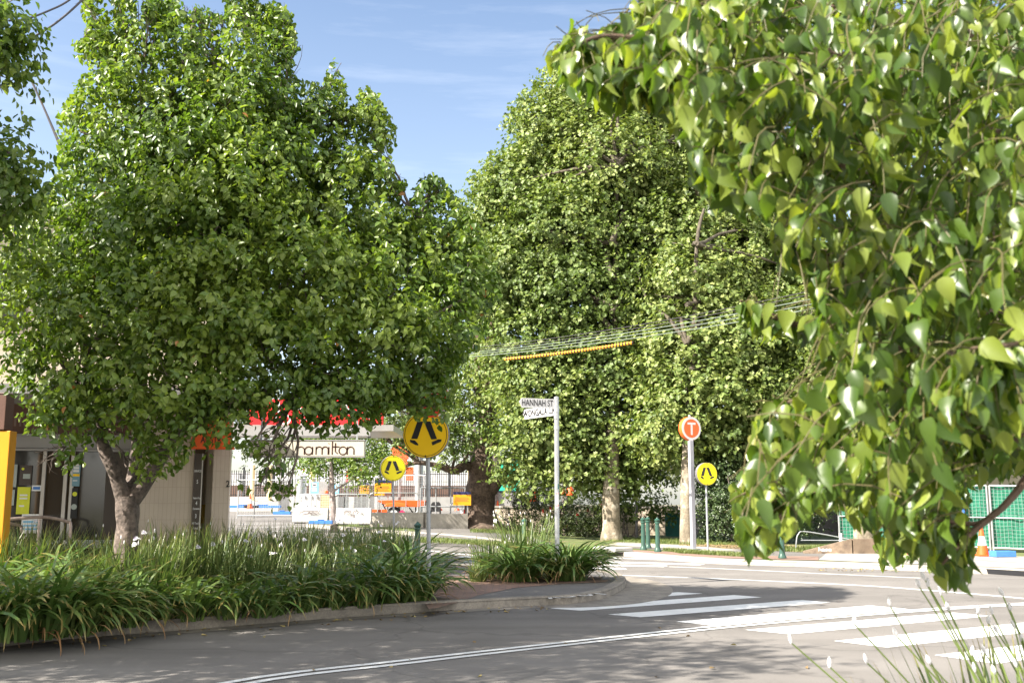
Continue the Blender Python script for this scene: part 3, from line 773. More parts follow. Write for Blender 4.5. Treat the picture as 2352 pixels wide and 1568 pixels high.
k.build('sign_face', [M['signwhite'], M['orange']], t)
p = MB(); p.lathe([(.02, 0), (.05, .02), (.03, .07), (.0, .08)], cT + UP * .39 - nr * .09, 8); p.build('finial', M['galv'], t)

# street name sign
bN = Vector((at(1280, 1300, 20.5).x, 20.5, .13))
t = thing('street_name_sign', 'galvanised pole carrying HANNAH ST and WONGALA CR name blades', 'street sign', bN)
top = at(1278, 915, 20.5)
p = MB(); p.tube([bN, top], .048, 14); p.lathe([(.05, 0), (.05, .03), (.0, .05)], top, 14); p.build('pole', M['galv'], t, smooth=True)
for z0, z1 in ((.15, .28), (.32, .41), (.55, .62)): p = MB(); p.tube([top - UP * z0, top - UP * z1], .056, 14); p.build('bracket', M['galv'], t, smooth=True)
def blade(dirv, zc, Ln, hgt, body, tsz, sx, gap, face):
    d = Vector(dirv).normalized(); ax = -d; nrm = ax.cross(UP); nrm = nrm if nrm.y < 0 else -nrm
    o = Vector((top.x, top.y, zc)) + d * gap; k = MB(); k.m = 0
    k.prism([(0, -hgt / 2), (0, hgt / 2), (-Ln + .06, hgt / 2), (-Ln, 0.02), (-Ln + .06, -hgt / 2)], o, ax, UP, .03)
    k.m = 1; c = o + d * (Ln * .5 - .01) + nrm * .0185; k.text(body, c, ax, UP, tsz, sx, .034 if body.startswith('WON') else .016)
    if body.startswith("WON"):
        for e, s in ((Ln - .10, -1), (.06, 1)):
            q = o + d * e + nrm * .0185; k.flat([(0, -.03), (0, .03), (s * .02, 0)], q, ax, UP)
    return k.build('name_blade', [face, M['black']], t)
blade((-.72, -.24, 0), at(1240, 925, 20.3).z, .74, .19, "HANNAH ST", .178, .66, .05, M['white'])
blade((-.60, .95, 0), at(1240, 949, 21.0).z + .02, 1.16, .20, "WONGALA CR", .20, .86, .05, M['signwhite'])
st = MB(); st.m = 0; st.box(bN + UP * 1.55 + Vector((0, -.0485, 0)), (.05, .004, .30)); st.m = 1
for dz, ch in ((.10, "T"), (-.09, "o")): st.text(ch, bN + UP * (1.55 + dz) + Vector((0, -.0515, 0)), Vector((1, 0, 0)), UP, .10)
st.m = 2; st.box(bN + UP * 1.82 + Vector((.03, -.045, 0)), (.02, .006, .10), rz=R(30)); st.build('sticker', [M['signwhite'], M['red'], M['teal']], t)

# bollards
def bollard0():
    t = thing('bollard', 'x', 'bollard', (0, 0, 0), 'green cast bollards by the crossing')
    p = MB(); p.lathe([(.115, 0), (.115, .03), (.085, .10), (.075, .14), (.066, .82), (.066, .86)], n=18); p.build('post', M['green'], t, smooth=True)
    p = MB(); p.lathe([(.066, .86), (.085, .875), (.085, .905), (.07, .92)], n=18); p.build('collar', M['green'], t, smooth=True)
    p = MB(); p.lathe([(.06, .92), (.085, .95), (.09, .985), (.06, 1.02), (.03, 1.035), (.02, 1.06), (.0, 1.07)], n=18); p.build('cap', M['green'], t, smooth=True)
    return t
b0 = bollard0(); used = False
for (u, v, z, lab) in ((1478, 1262, .13, 'green bollard nearest the pale mottled trunk, overlapping the one behind it'), (1489, 1258, .13, 'green bollard half hidden behind the first bollard of the close pair'),
                       (1511, 1266, .13, 'green bollard standing alone between the close pair and the T column'), (1797, 1281, .13, 'green bollard by the low graffiti wall under hanging pear leaves'),
                       (958, 1301, .13, 'dark green bollard in shade beside the large amber sign pole'), (1204, 1272, .13, 'green bollard mostly hidden behind the white flowered island plants')):
    g_ = gnd(u, v, z)
    if not used: b0.location = g_; b0["label"] = lab; used = True
    else: dup(b0, g_, 0, lab)

# ------------------------------------------------------------------ corner shop
cx0 = Vector((at(540, 1100, 20).x, 20, 0)); fd = Vector((-.97, -.243, 0)).normalized(); fn = Vector((fd.y, -fd.x, 0)); fn = fn if fn.y < 0 else -fn
def fu(u, off=0.0):
    """point on the shop front line under pixel column u, pushed off towards the street"""
    x = (u - 1176) / F; k = CP  # column plane through the camera: X = x * Y / k' near the horizon
    s = x / math.cos(PITCH - 0.0)
    a = cx0 + fn * off; t = (s * a.y - a.x) / (fd.x - s * fd.y); return a + fd * t
FRZ = math.atan2(fd.y, fd.x)
def fz(v, p): return CAMZ + ray(1176, v).z / ray(1176, v).y * p.y
shop = thing('corner_shop', 'low brown and beige tiled corner shop with dark glass front and posters', 'shop', fu(270) + UP * .12)
def fbox(mb, u0, u1, z0, z1, depth, off):
    a, b = fu(u0, off), fu(u1, off); c = (a + b) / 2 - fn * depth / 2
    mb.box((c.x, c.y, (z0 + z1) / 2), ((b - a).length, depth, z1 - z0), rz=FRZ)
zh0, zh1 = 2.63, 2.85
p = MB(); fbox(p, 318, 459, .1, 3.4, 2.2, .30); p.build('tiled_pier', M['tile'], shop)
p = MB(); fbox(p, 503, 541, .1, 3.4, 1.2, .28); fbox(p, 489, 503, .1, 3.4, .9, .05); p.build('corner_pier', M['tile'], shop)
p = MB(); fbox(p, 459, 490, .1, 3.4, .2, -.35); p.build('recess_wall', M['render'], shop)
p = MB(); fbox(p, -400, 318, .12, zh0, .02, -.02); gl = p.build('window', M['glass'], shop)
for u in (-60, 122, 171, 186, 316): p = MB(); fbox(p, u - 4, u + 4, .12, zh0, .07, .03); p.build('mullion', M['alu'], shop)
p = MB(); fbox(p, 262, 318, .12, zh0, .03, .006); p.build('door_panel', M['dkbrown'], shop)
p = MB(); fbox(p, -400, 318, zh0, zh1, .12, .06); fbox(p, -400, 318, zh0 - .05, zh0 - .012, .10, .10); fbox(p, -400, 318, zh1 + .004, zh1 + .04, .10, .09); p.build('header_beam', M['fascia'], shop)
p = MB(); p.m = 0; fbox(p, -400, 318, zh1 + .045, 3.45, .10, .02)
a_ = fu(92, .024); p.m = 1; p.text("noHo", Vector((a_.x, a_.y, 3.14)) , -fd, UP, .34, .9)
p.build('fascia_sign', [M['brown'], mat('faded_letter', (.17, .12, .10), .6, .1, 5)], shop)
p = MB(); fbox(p, -420, 545, 3.46, 3.62, 4.0, 1.9); p.build('awning', M['fascia'], shop)
p = MB(); fbox(p, -420, 542, 3.63, 7.2, 3.0, -.3); p.build('upper_wall', M['render'], shop)
p = MB(); fbox(p, -500, 544, 7.2, 7.45, 3.6, .0); p.build('roof', M['fascia'], shop)
for u in (20, 140, 260, 380): p = MB(); fbox(p, u - 34, u + 34, 4.9, 6.2, .06, -.27); p.build('upper_window', M['glass'], shop)
p = MB(); fbox(p, 122, 318, .80, .95, .012, .012); p.build('frosted_band', mat('frosted_band', (.42, .44, .46), .5, .5, 40), shop)
# posters and notices in the window, each a paper of its own
def poster(name, label, u0, u1, v0, v1, mats, marks, off=.02, parent=None):
    a, b = fu(u0, off), fu(u1, off); c = (a + b) / 2; z1, z0 = fz(v0, c), fz(v1, c); w, h = (b - a).length, z1 - z0
    o = Vector((c.x, c.y, (z0 + z1) / 2)); k = MB(); k.m = 0; k.box(o, (w, .01, h), rz=FRZ)
    for m_, kind, x, y, sx, sy in marks:
        k.m = m_; q = o + fn * .008
        if kind == 'bar': k.flat([(w * (x - sx), h * (y - sy)), (w * (x + sx), h * (y - sy)), (w * (x + sx), h * (y + sy)), (w * (x - sx), h * (y + sy))], q, -fd, UP)
        elif kind == 'dot': k.flat([(w * (x + sx * math.cos(i * .393)), h * y + w * sx * math.sin(i * .393)) for i in range(16)], q, -fd, UP)
        elif kind == 'arc':
            k.ribbon([(w * (x + sx * math.cos(R(45 + i * 9))), h * y + w * sx * math.sin(R(45 + i * 9))) for i in range(11)], w * .09, q, -fd, UP)
        else: k.text(kind, q + (-fd) * (w * x) + UP * (h * y), -fd, UP, h * sy, sx)
    o_ = k.build(name, mats, None); return tag(o_, label, 'poster')
pale = mat('poster_pale', (.30, .34, .32), .4, .05, 5); lime = mat('poster_lime', (.52, .55, .03), .4, .05, 5); sky_ = mat('poster_sky', (.14, .26, .33), .4, .05, 5)
poster('poster', 'pale window poster with three black wireless arcs beside the yellow panel', 30, 62, 1066, 1118, [pale, M['black']], [(1, 'arc', 0, -.12, .36, 0), (1, 'arc', 0, -.12, .24, 0), (1, 'arc', 0, -.12, .12, 0), (1, 'dot', 0, -.13, .06, 0)])
poster('poster', 'pale paper notice below the wireless poster', 32, 60, 1124, 1160, [pale, lime], [(1, 'dot', 0, -.1, .16, 0)])
poster('poster', 'lime green window poster between pale notices', 66, 95, 1118, 1180, [lime, M['signwhite']], [(1, 'bar', 0, .2, .3, .03), (1, 'bar', 0, .08, .3, .03), (1, 'bar', -.1, -.2, .2, .03)])
poster('poster', 'dark window poster with a small yellow top beside the wireless poster', 68, 95, 1068, 1114, [M['dkbrown'], lime, pale], [(1, 'dot', -.25, .32, .12, 0), (2, 'bar', .1, -.05, .3, .12)])
poster('poster', 'white printed notice low on the glass near the handrail', 80, 120, 1180, 1224, [M['signwhite'], M['navy'], M['ltblue']], [(1, 'bar', -.05, .34, .36, .06), (2, 'bar', 0, .1, .40, .05), (2, 'bar', 0, -.1, .40, .04), (2, 'bar', 0, -.28, .40, .04)])
poster('poster', 'small white card with blue label on the glass', 98, 121, 1114, 1127, [M['signwhite'], M['blue']], [(1, 'bar', -.05, 0, .34, .25)])
poster('poster', 'blue door poster with white print and an orange line', 187, 204, 1058, 1116, [sky_, M['signwhite'], M['yellow2']], [(1, 'bar', -.05, .34, .38, .045), (1, 'bar', -.05, .22, .38, .045), (1, 'bar', -.05, .10, .38, .045), (2, 'bar', 0, -.06, .44, .05), (1, 'bar', -.1, -.28, .3, .02)], off=.036)
poster('poster', 'black door panel with a lime disc and a pale oval', 188, 202, 1120, 1190, [M['black'], lime, pale], [(1, 'dot', 0, .30, .38, 0), (2, 'dot', 0, -.12, .48, 0)], off=.036)
# yellow panel, orange pier sign, directory
yp = MB(); yp.m = 0; a, b = at(-110, 1120, 15.9), at(22, 1120, 15.9); c = (a + b) / 2; yp.box((c.x, c.y, (at(20, 990, 15.9).z + .12) / 2), (b.x - a.x, .22, at(20, 990, 15.9).z - .12))
yo = tag(yp.build('entrance_pillar', M['shopyellow'], None, bevel=.01), 'plain bright yellow upright panel at the shop entrance', 'sign panel')
bp = MB(); a, b = at(-110, 950, 15.9), at(22, 950, 15.9); c = (a + b) / 2; z0_, z1_ = at(20, 988, 15.9).z, at(20, 907, 15.9).z; bp.box((c.x, c.y, (z0_ + z1_) / 2), (b.x - a.x, .26, z1_ - z0_)); bp.box((c.x, c.y, z1_ + .012), (b.x - a.x, .28, .02))
tag(bp.build('shop_sign_box', M['brown'], None, bevel=.01), 'plain dark brown sign box above the yellow panel', 'sign box')
t = thing('directory_board', 'narrow dark brown tenant directory with white lettering on the tiled pier', 'sign', fu(469, .36) + UP * .3)
k = MB(); k.m = 0; fbox(k, 460.5, 477, .5, 2.55, .05, .36); k.build('board', M['dkbrown'], t)
k = MB(); fbox(k, 477, 479.5, .5, 2.55, .06, .365); k.build('edge_strip', M['alu'], t)
a = fu(468.8, .365); k = MB()
for z_, s_ in ((2.22, 'SERVICES'), (2.02, '5'), (1.72, 'Reporting'), (1.62, '4'), (1.52, 'Dentures'), (1.38, '3'), (1.25, 'All Track'), (1.16, 'Digital'), (1.07, 'Printing'), (.98, 'On Line'), (.84, '2'), (.72, '1st Aid')):
    k.text(s_, Vector((a.x, a.y, z_)) + fn * .004, -fd, UP, .10 if len(s_) == 1 else .055, .62)
k.build('lettering', M['signwhite'], t)
k = MB(); k.m = 0; a = fu(498, .6); zz = 2.62
k.prism([(-.40, 0), (.42, 0), (.34, .30), (.26, .62), (-.30, .62), (-.36, .3)], Vector((a.x, a.y, zz)), -fd, UP, .10)
k.m = 1; k.text("AUSTR", Vector((a.x, a.y, zz + .17)) + fn * .053 + fd * .02, -fd, UP, .17, .72)
tag(k.build('hanging_sign', [M['oranges'], M['black']], None), 'orange shop sign lettered AUST above the corner pier', 'sign')
k = MB(); a = fu(537.5, .30); k.text("2", Vector((a.x, a.y, 1.98)) , -fd, UP, .17, .9); k.build('house_number', M['black'], shop)
k = MB(); k.m = 0; a = fu(483, -.30); k.box((a.x, a.y, 1.42), (.12, .10, .36), rz=FRZ); k.box((a.x + .02, a.y - .05, 1.40), (.06, .06, .30), rz=FRZ)
tag(k.build('wall_phone_box', mat('mustard', (.38, .24, .02), .5, .1, 6), None, bevel=.015), 'small mustard yellow box fixed in the recess beside the directory', 'box')
# handrail in front of the shop
def pz(u, v, off): a = fu(u, off); return Vector((a.x, a.y, fz(v, a)))
t = thing('handrail', 'rusty steel ramp handrail in front of the shop glass', 'handrail', fu(110, 1.0) + UP * .12)
k = MB(); k.tube(smooth_line([pz(27, 1234, 1.7), pz(24, 1206, 1.7), pz(27, 1196, 1.6), pz(40, 1193, 1.5), pz(128, 1187, 1.2), pz(182, 1197, 1.0), pz(190, 1204, 1.0), pz(191, 1235, 1.0)], 5), .028, 8)
k.tube(smooth_line([pz(27, 1196, 1.6), pz(60, 1203, 1.3), pz(78, 1207, 1.1), pz(81, 1215, 1.1), pz(81, 1235, 1.1)], 5), .024, 8); k.build('rail', M['rust'], t, smooth=True)
for u, off in ((36, 1.5), (120, 1.2)):
    q = pz(u, 1192, off); k = MB(); k.tube([Vector((q.x, q.y, .11)), q], .024, 8); k.build('post', M['rust'], t, smooth=True)

# hanging name board
YS = 20.6
t = thing('name_board', 'cream hanging board lettered in thin dark script ending hamilton', 'shop sign', at(735, 1048, YS))
pL, pR = at(575, 1031, YS), at(838, 1029, YS); axh = (pR - pL); axh.z = 0; wd = axh.length; axh.normalize(); cc = (pL + pR) / 2; hh = at(735, 1013, YS).z - at(735, 1048, YS).z
k = MB(); k.box(cc, (wd, .18, hh)); k.build('board', M['signcream'], t, bevel=.008)
k = MB(); k.box(cc + Vector((0, 0, hh / 2 + .012)), (wd + .03, .2, .02)); k.box(cc + Vector((0, 0, -hh / 2 - .012)), (wd + .03, .2, .02)); k.build('frame', M['fascia'], t)
X0 = at(648, 1030, YS).x; sc = hh * .40; lw = .024; o0 = Vector((0, cc.y - .094, cc.z - hh * .40)); k = MB()
def arc(cx, cy, r, a0, a1, n=18): return [(cx + r * math.cos(R(a0 + (a1 - a0) * i / n)), cy + r * math.sin(R(a0 + (a1 - a0) * i / n))) for i in range(n + 1)]
def stroke(pts): k.ribbon(pts, lw, o0, Vector((1, 0, 0)), UP)
def letter_a(x, r): stroke(arc(x + r, r, r, 0, 360, 28)); stroke([(x + 2 * r, 0), (x + 2 * r, 2 * r)])
def px_x(u): return at(u, 1030, YS).x
r_ = hh * .255
for u in (612,): letter_a(px_x(u) - 2 * r_ - .1, r_)
stroke([(px_x(600), 0), (px_x(600), 4 * r_ * .85)]); stroke([(px_x(622), 0), (px_x(622), 2 * r_)]); letter_a(px_x(643), r_)
x = px_x(684.5); stroke([(x, 0), (x, 3.4 * r_)]); stroke(arc(x + r_ * .95, r_ * 1.05, r_ * .95, 180, 0)); stroke([(x + 1.9 * r_, r_ * 1.05), (x + 1.9 * r_, 0)])
letter_a(px_x(702), r_)
x = px_x(728); q = r_ * .78; stroke([(x, 0), (x, 2 * r_)])
for i in (0, 1): stroke(arc(x + q + 2 * q * i, 2 * r_ - q, q, 180, 0)); stroke([(x + 2 * q * (i + 1), 2 * r_ - q), (x + 2 * q * (i + 1), 0)])
x = px_x(757); stroke([(x, 0), (x, 2 * r_)]); stroke([(x, 2.75 * r_), (x, 2.95 * r_)])
x = px_x(765); stroke([(x, 0), (x, 3.4 * r_)])
x = px_x(772); stroke([(x + .05, .02), (x, .06), (x, 3.0 * r_)]); stroke([(x - .05, 2 * r_), (x + .08, 2 * r_)])
stroke(arc(px_x(780.5) + r_, r_, r_, 0, 360, 28))
x = px_x(799.5); stroke([(x, 0), (x, 2 * r_)]); stroke(arc(x + r_ * .85, r_ * 1.12, r_ * .85, 180, 0)); stroke([(x + 1.7 * r_, r_ * 1.12), (x + 1.7 * r_, 0)])
k.build('lettering', mat('dark_script', (.045, .018, .012), .5, .1, 5), t)
for u in (600, 820): k = MB(); q = at(u, 1012, YS); k.beam(q, q + UP * .62, .03); k.build('hanger', M['pole'], t)
# red sign and its canopy beyond
YR = 27.0
t = thing('red_sign', 'long red billboard with white lettering glimpsed through pear leaves', 'sign', at(740, 978, YR))
a, b = at(575, 978, YR), at(880, 978, YR); hR = at(740, 918, YR).z - at(740, 978, YR).z
k = MB(); k.m = 0; k.box(((a.x + b.x) / 2, YR, a.z + hR / 2), (b.x - a.x, .25, hR)); k.m = 1
for u, v, s_, ch in ((640, 938, .46, "J"), (690, 940, .46, "H"), (655, 964, .40, "O"), (697, 964, .40, "E"), (800, 940, .4, "E"), (840, 938, .4, "S"), (850, 962, .4, "S")):
    q = at(u, v, YR - .13); k.text(ch, Vector((q.x, YR - .131, q.z)), Vector((1, 0, 0)), UP, s_, .95)
k.build('panel', [M['red'], M['signwhite']], t)
for x_ in (a.x + .4, b.x - .4): k = MB(); k.beam((x_, YR + .3, a.z - .3), (x_, YR + .3, a.z + hR), .08); k.build('support', M['pole'], t)
t = thing('canopy', 'grey street canopy edge below the red billboard', 'canopy', (at(730, 985, YR).x, YR + 1.4, H(-5, YR)))
a, b = at(430, 985, YR), at(905, 985, YR); k = MB(); k.box(((a.x + b.x) / 2, YR + 1.3, at(700, 981.5, YR).z - .02), (b.x - a.x, 2.9, .16)); k.build('roof', M['alu'], t)
k = MB(); k.box(((a.x + b.x) / 2 - .3, YR - .1, at(700, 993, YR).z), (b.x - a.x - .6, .12, .20)); k.build('fascia', M['fascia'], t)
for u in (448, 522): q = at(u, 1000, YR + 1.2); k = MB(); k.tube([(q.x, YR + 1.2, H(q.x, YR + 1.2)), (q.x, YR + 1.2, q.z)], .09, 12); k.build('post', M['galv'], t, smooth=True)

# ------------------------------------------------------------------ works beyond the junction
def box_thing(name, label, cat, mats, boxes, group=None, bevel=0.0):
    k = MB()
    for m_, c, d, rz in boxes: k.m = m_; k.box(c, d, rz=rz)
    return tag(k.build(name, mats, None, bevel=bevel), label, cat, group)
def up_at(u, v, Y): q = at(u, v, Y); return q
# concrete barriers
def barrier(label, u0, u1, vb, vt, Y, marks, rz=0.0):
    a, b = at(u0, vb, Y), at(u1, vb, Y); z0 = a.z; hgt = at(u0, vt, Y).z - z0; Ln = (b - a).length; c = (a + b) / 2
    t = thing('concrete_barrier', label, 'barrier', c, 'white concrete road barriers')
    prof = [(-.30, .04), (-.30, hgt * .18), (-.17, hgt * .45), (-.10, hgt), (.10, hgt), (.17, hgt * .45), (.30, hgt * .18), (.30, .04)]
    k = MB(); k.prism(prof, c, Vector((0, 1, 0)), UP, Ln); k.build('body', M['whitecon'], t, bevel=.02)
    for x in (-.3, .3): k = MB(); k.box(c + Vector((Ln * x, 0, .02)), (Ln * .25, .5, .05)); k.build('foot', M['rubber'], t)
    k = MB(); o = c + Vector((0, -.115, hgt * .70))
    tl = Vector((0, .09, 1)).normalized()
    for pts in marks: k.ribbon([(x * Ln, y * hgt) for x, y in pts], .035, o + Vector((0, -.10, -.0)), Vector((1, 0, 0)), tl)
    k.build('graffiti', M['lines'], t)
g1 = [arc(-.12, .02, .09, 200, -60, 10), [(-.30, -.16), (-.28, .02), (-.16, .10)], arc(.02, .05, .06, 0, 330, 10), arc(.13, .05, .06, 0, 330, 10), [(.20, .14), (.22, -.05), (.28, .16)], [(-.2, -.12), (0, -.06), (.2, -.10)]]
g2 = [arc(-.2, .08, .05, 0, 300, 8), arc(-.1, .08, .05, 40, 340, 8), [(0, .0), (.02, .16), (.08, .02)], [(.10, .12), (.18, .04), (.1, .0)], [(-.08, -.14), (.06, -.14)], [(-.06, -.14), (-.06, -.26)], [(0, -.14), (0, -.26)], [(.04, -.14), (.04, -.26)]]
barrier('weathered white concrete barrier with curly black graffiti, left of the slim trunk', 674, 754, 1201, 1166, 46, g1)
barrier('bright white concrete barrier with small faint graffiti, under the thin crossing sign', 772, 853, 1205, 1166, 45, g2)
def blue_foot(label, u, v, Y, ln=.9):
    q = at(u, v, Y); return box_thing('plastic_block', label, 'fence foot', [M['blue'], M['navy']], [(0, q + UP * .08, (ln, .30, .15), 0), (1, q + UP * .165, (ln * .25, .16, .02), 0), (0, q + UP * .19, (ln * .3, .2, .04), 0)], 'blue plastic fence feet', .01)
blue_foot('blue plastic fence foot between the two white barriers', 737, 1203, 44.6, 1.0)
blue_foot('blue plastic fence foot beside the small far cone', 558, 1166, 62, 2.0)
blue_foot('long blue plastic fence foot right of the small far cone', 603, 1166, 62, 2.2)
blue_foot('blue plastic fence foot under drooping pear twigs', 648, 1181, 54, .9)
blue_foot('blue plastic block at the end of the bright barrier', 865, 1192, 48, .5)
# temporary mesh fence panels
def mesh_panel(label, u0, v0, Y0, u1, v1, Y1, hgt, group, lattice=.12, infill=None, mid=False):
    a, b = at(u0, v0, Y0), at(u1, v1, Y1); t = thing('mesh_fence_panel', label, 'fence panel', (a + b) / 2, group)
    k = MB(); r = .032
    k.tube([a, a + UP * hgt], r, 8); k.tube([b, b + UP * hgt], r, 8); k.tube([a + UP * hgt, b + UP * hgt], r, 8); k.tube([a + UP * .15, b + UP * .15], r, 8)
    if mid: k.tube([a + UP * hgt * .52, b + UP * hgt * .52], r * .7, 6)
    k.build('frame', M['galv'], t, smooth=True)
    k = MB(); d = b - a; n = max(3, int(d.length / lattice))
    for i in range(1, n): q = a + d * (i / n); k.tube([q + UP * .15, q + UP * hgt], .006, 3, cap=False)
    n = int((hgt - .15) / lattice)
    for i in range(1, n): z_ = .15 + (hgt - .15) * i / n; k.tube([a + UP * z_, b + UP * z_], .006, 3, cap=False)
    k.build('mesh', M['galv'], t)
    if infill:
        k = MB(); nx_, nz_ = 14, 8; nn = d.cross(UP).normalized(); vs = []
        for i in range(nx_ + 1):
            for j in range(nz_ + 1):
                w = .04 * math.sin(i * 1.1 + j * .7) + .03 * math.sin(i * 2.3 - j); q = a + d * (.01 + .98 * i / nx_) + UP * (.18 + (hgt - .20) * j / nz_) - nn * (.07 + w * .8) * (1 if nn.y < 0 else -1)
                vs.append(q)
        k.add(vs, [(i * (nz_ + 1) + j, (i + 1) * (nz_ + 1) + j, (i + 1) * (nz_ + 1) + j + 1, i * (nz_ + 1) + j + 1) for i in range(nx_) for j in range(nz_)])
        o = k.build('shade_cloth', infill, t, smooth=True)
    return t
G_ = 'temporary mesh fence panels round the works'
for lab, q in (('grey mesh fence panel nearest the tiled corner pier', (545, 1190, 56, 583, 1190, 56)), ('grey mesh fence panel behind drooping pear twigs', (583, 1190, 56, 673, 1190, 56)),
               ('grey mesh fence panel behind the white water barrier', (675, 1190, 54, 790, 1189, 54)), ('grey mesh fence panel behind the slim trunk', (790, 1189, 54, 868, 1187, 53)),
               ('grey mesh fence panel in front of the orange trailer', (870, 1187, 53, 915, 1186, 52)), ('grey mesh fence panel between the thin sign pole and the large sign pole', (918, 1186, 52, 975, 1188, 51))):
    mesh_panel(lab, *q, 2.05, G_)
# pedestrian railings on the low wall
def railing(label, pts, hgt, n_posts, group='tube railings along the works', rails=(1.0, .5, .12)):
    P = [at(*q) for q in pts]; t = thing('tube_railing', label, 'railing', P[0], group)
    for f in rails: k = MB(); k.tube([p + UP * hgt * f for p in P], .03, 8); k.build('rail', M['galv'], t, smooth=True)
    for i in range(n_posts):
        s = i / max(1, n_posts - 1) * (len(P) - 1); j = min(int(s), len(P) - 2); q = P[j].lerp(P[j + 1], s - j); k = MB(); k.tube([q, q + UP * hgt], .03, 8); k.build('post', M['galv'], t, smooth=True)
def hoop_barrier(label, u0, u1, v0, Y, hgt, group='hooped crowd barriers'):
    a, b = at(u0, v0, Y), at(u1, v0, Y); t = thing('crowd_barrier', label, 'barrier', (a + b) / 2, group); r = .16; k = MB()
    P = [a + UP * .1]; d = (b - a).normalized(); L = (b - a).length
    pts = [a + UP * (hgt - r)] + [a + d * (r - r * math.cos(R(x))) + UP * (hgt - r + r * math.sin(R(x))) for x in (30, 60, 90)] + [a + d * (L - r + r * math.sin(R(x))) + UP * (hgt - r + r * math.cos(R(x))) for x in (0, 30, 60, 90)]
    low = [b + UP * (.2 + r)] + [b + d * (-r + r * math.cos(R(x))) + UP * (.2 + r - r * math.sin(R(x))) for x in (30, 60, 90)] + [a + d * (r - r * math.sin(R(x))) + UP * (.2 + r - r * math.cos(R(x))) for x in (0, 30, 60, 90)]
    k.tube(pts + low + [pts[0]], .026, 8); k.build('frame', M['galv'], t, smooth=True)
    k = MB(); n = max(3, int(L / .5))
    for i in range(1, n): q = a + d * (L * i / n); k.tube([q + UP * .2, q + UP * hgt], .014, 6)
    k.build('bar', M['galv'], t)
    for q in (a + d * .2, b - d * .2): k = MB(); k.box(q + UP * .1, (.05, .5, .04)); k.tube([q + UP * .1, q + UP * .25], .02, 6); k.build('foot', M['galv'], t)
hoop_barrier('hooped crowd barrier behind the curly graffiti barrier', 690, 757, 1184, 51, 1.05)
hoop_barrier('hooped crowd barrier behind the bright white barrier', 768, 846, 1184, 51, 1.05)
hoop_barrier('hooped crowd barrier in front of the orange trailer wheel', 848, 960, 1187, 50, 1.15)
railing('tube railing on the low concrete wall beside the large sign pole', [(965, 1206, 49, ), (1018, 1206, 49), (1068, 1206, 49)], 1.75, 4)
hoop_barrier('hooped crowd barrier beside the yellow works notice', 1034, 1075, 1202, 48, .95)
# low walls
def wall(name, label, pts, h0, h1, thick, material, cap=None):
    P = [at(*q) for q in pts]; t = thing(name, label, 'wall', P[0]); k = MB()
    for a, b in zip(P[:-1], P[1:]):
        c = (a + b) / 2; L = (b - a).length; k.box((c.x, c.y + thick / 2, c.z + (h1 + h0) / 2 - .0), (L, thick, h1 - h0), rz=math.atan2((b - a).y, (b - a).x))
    k.build('wall_body', material, t)
    if cap:
        k = MB()
        for a, b in zip(P[:-1], P[1:]): c = (a + b) / 2; k.box((c.x, c.y + thick / 2, c.z + h1 + .05), ((b - a).length + .02, thick + .08, .1), rz=math.atan2((b - a).y, (b - a).x))
        k.build('capping', cap, t)
    return t
wall('low_concrete_wall', 'low pale concrete retaining wall below the tube railings', [(853, 1206, 47.5), (975, 1210, 46.5), (1072, 1213, 47)], -.3, .62, .4, M['concrete'])
wall('retaining_wall', 'long beige stone block wall behind the plane tree trunks', [(1080, 1238, 52), (1330, 1238, 51.7), (1560, 1240, 51.2)], -.3, 1.55, .3, M['blockwall'], M['concrete'])
wall('white_wall', 'long white concrete wall below the black palisade fence', [(470, 1170, 72), (870, 1168, 72), (1150, 1170, 74)], -.4, .86, .4, M['whitecon'])
# palisade fence
t = thing('palisade_fence', 'tall black steel palisade fence along the railway', 'fence', at(800, 1145, 74)); k = MB(); kp = MB()
a, b = at(420, 1144, 74), at(1165, 1144, 76); d = b - a; n = int(d.length / .16)
for i in range(n + 1): q = a + d * (i / n); k.box(q + UP * 1.0, (.05, .03, 2.0))
for z_ in (.25, 1.75): k.beam(a + UP * z_, b + UP * z_, .05)
o = k.build('pale_panel', M['black'], t)
for i in range(0, 12): kp = MB(); q = a + d * (i / 11); kp.box(q + UP * 1.1, (.10, .10, 2.3)); kp.build('post', M['black'], t)
# bank behind and pale rail fence
sheet("embankment", [Vector((-40, 77, 0)), Vector((6, 79, 0)), Vector((30, 79, 0)), Vector((60, 120, 0)), Vector((-40, 120, 0))], .0, M['earth'], 0)
wall('brick_bank_wall', 'brown brick platform wall seen between the palisade bars', [(400, 1150, 80), (1180, 1150, 82)], -.3, 1.2, .4, M['brickwall'])
for z_, lab in ((1118, 'upper'), (1098, 'lower')): pass
t = thing('pale_rail_fence', 'pale horizontal rail fence on the platform behind the palisade bars', 'fence', at(800, 1112, 83)); k = MB()
for v_ in (1112, 1100, 1090): k = MB(); k.beam(at(420, v_, 83), at(1170, v_, 85), .12, .35); k.build('rail', M['white'], t)
for u in range(430, 1170, 60): k = MB(); k.beam(at(u, 1125, 83.2), at(u, 1086, 83.2), .12); k.build('post', M['galv'], t)
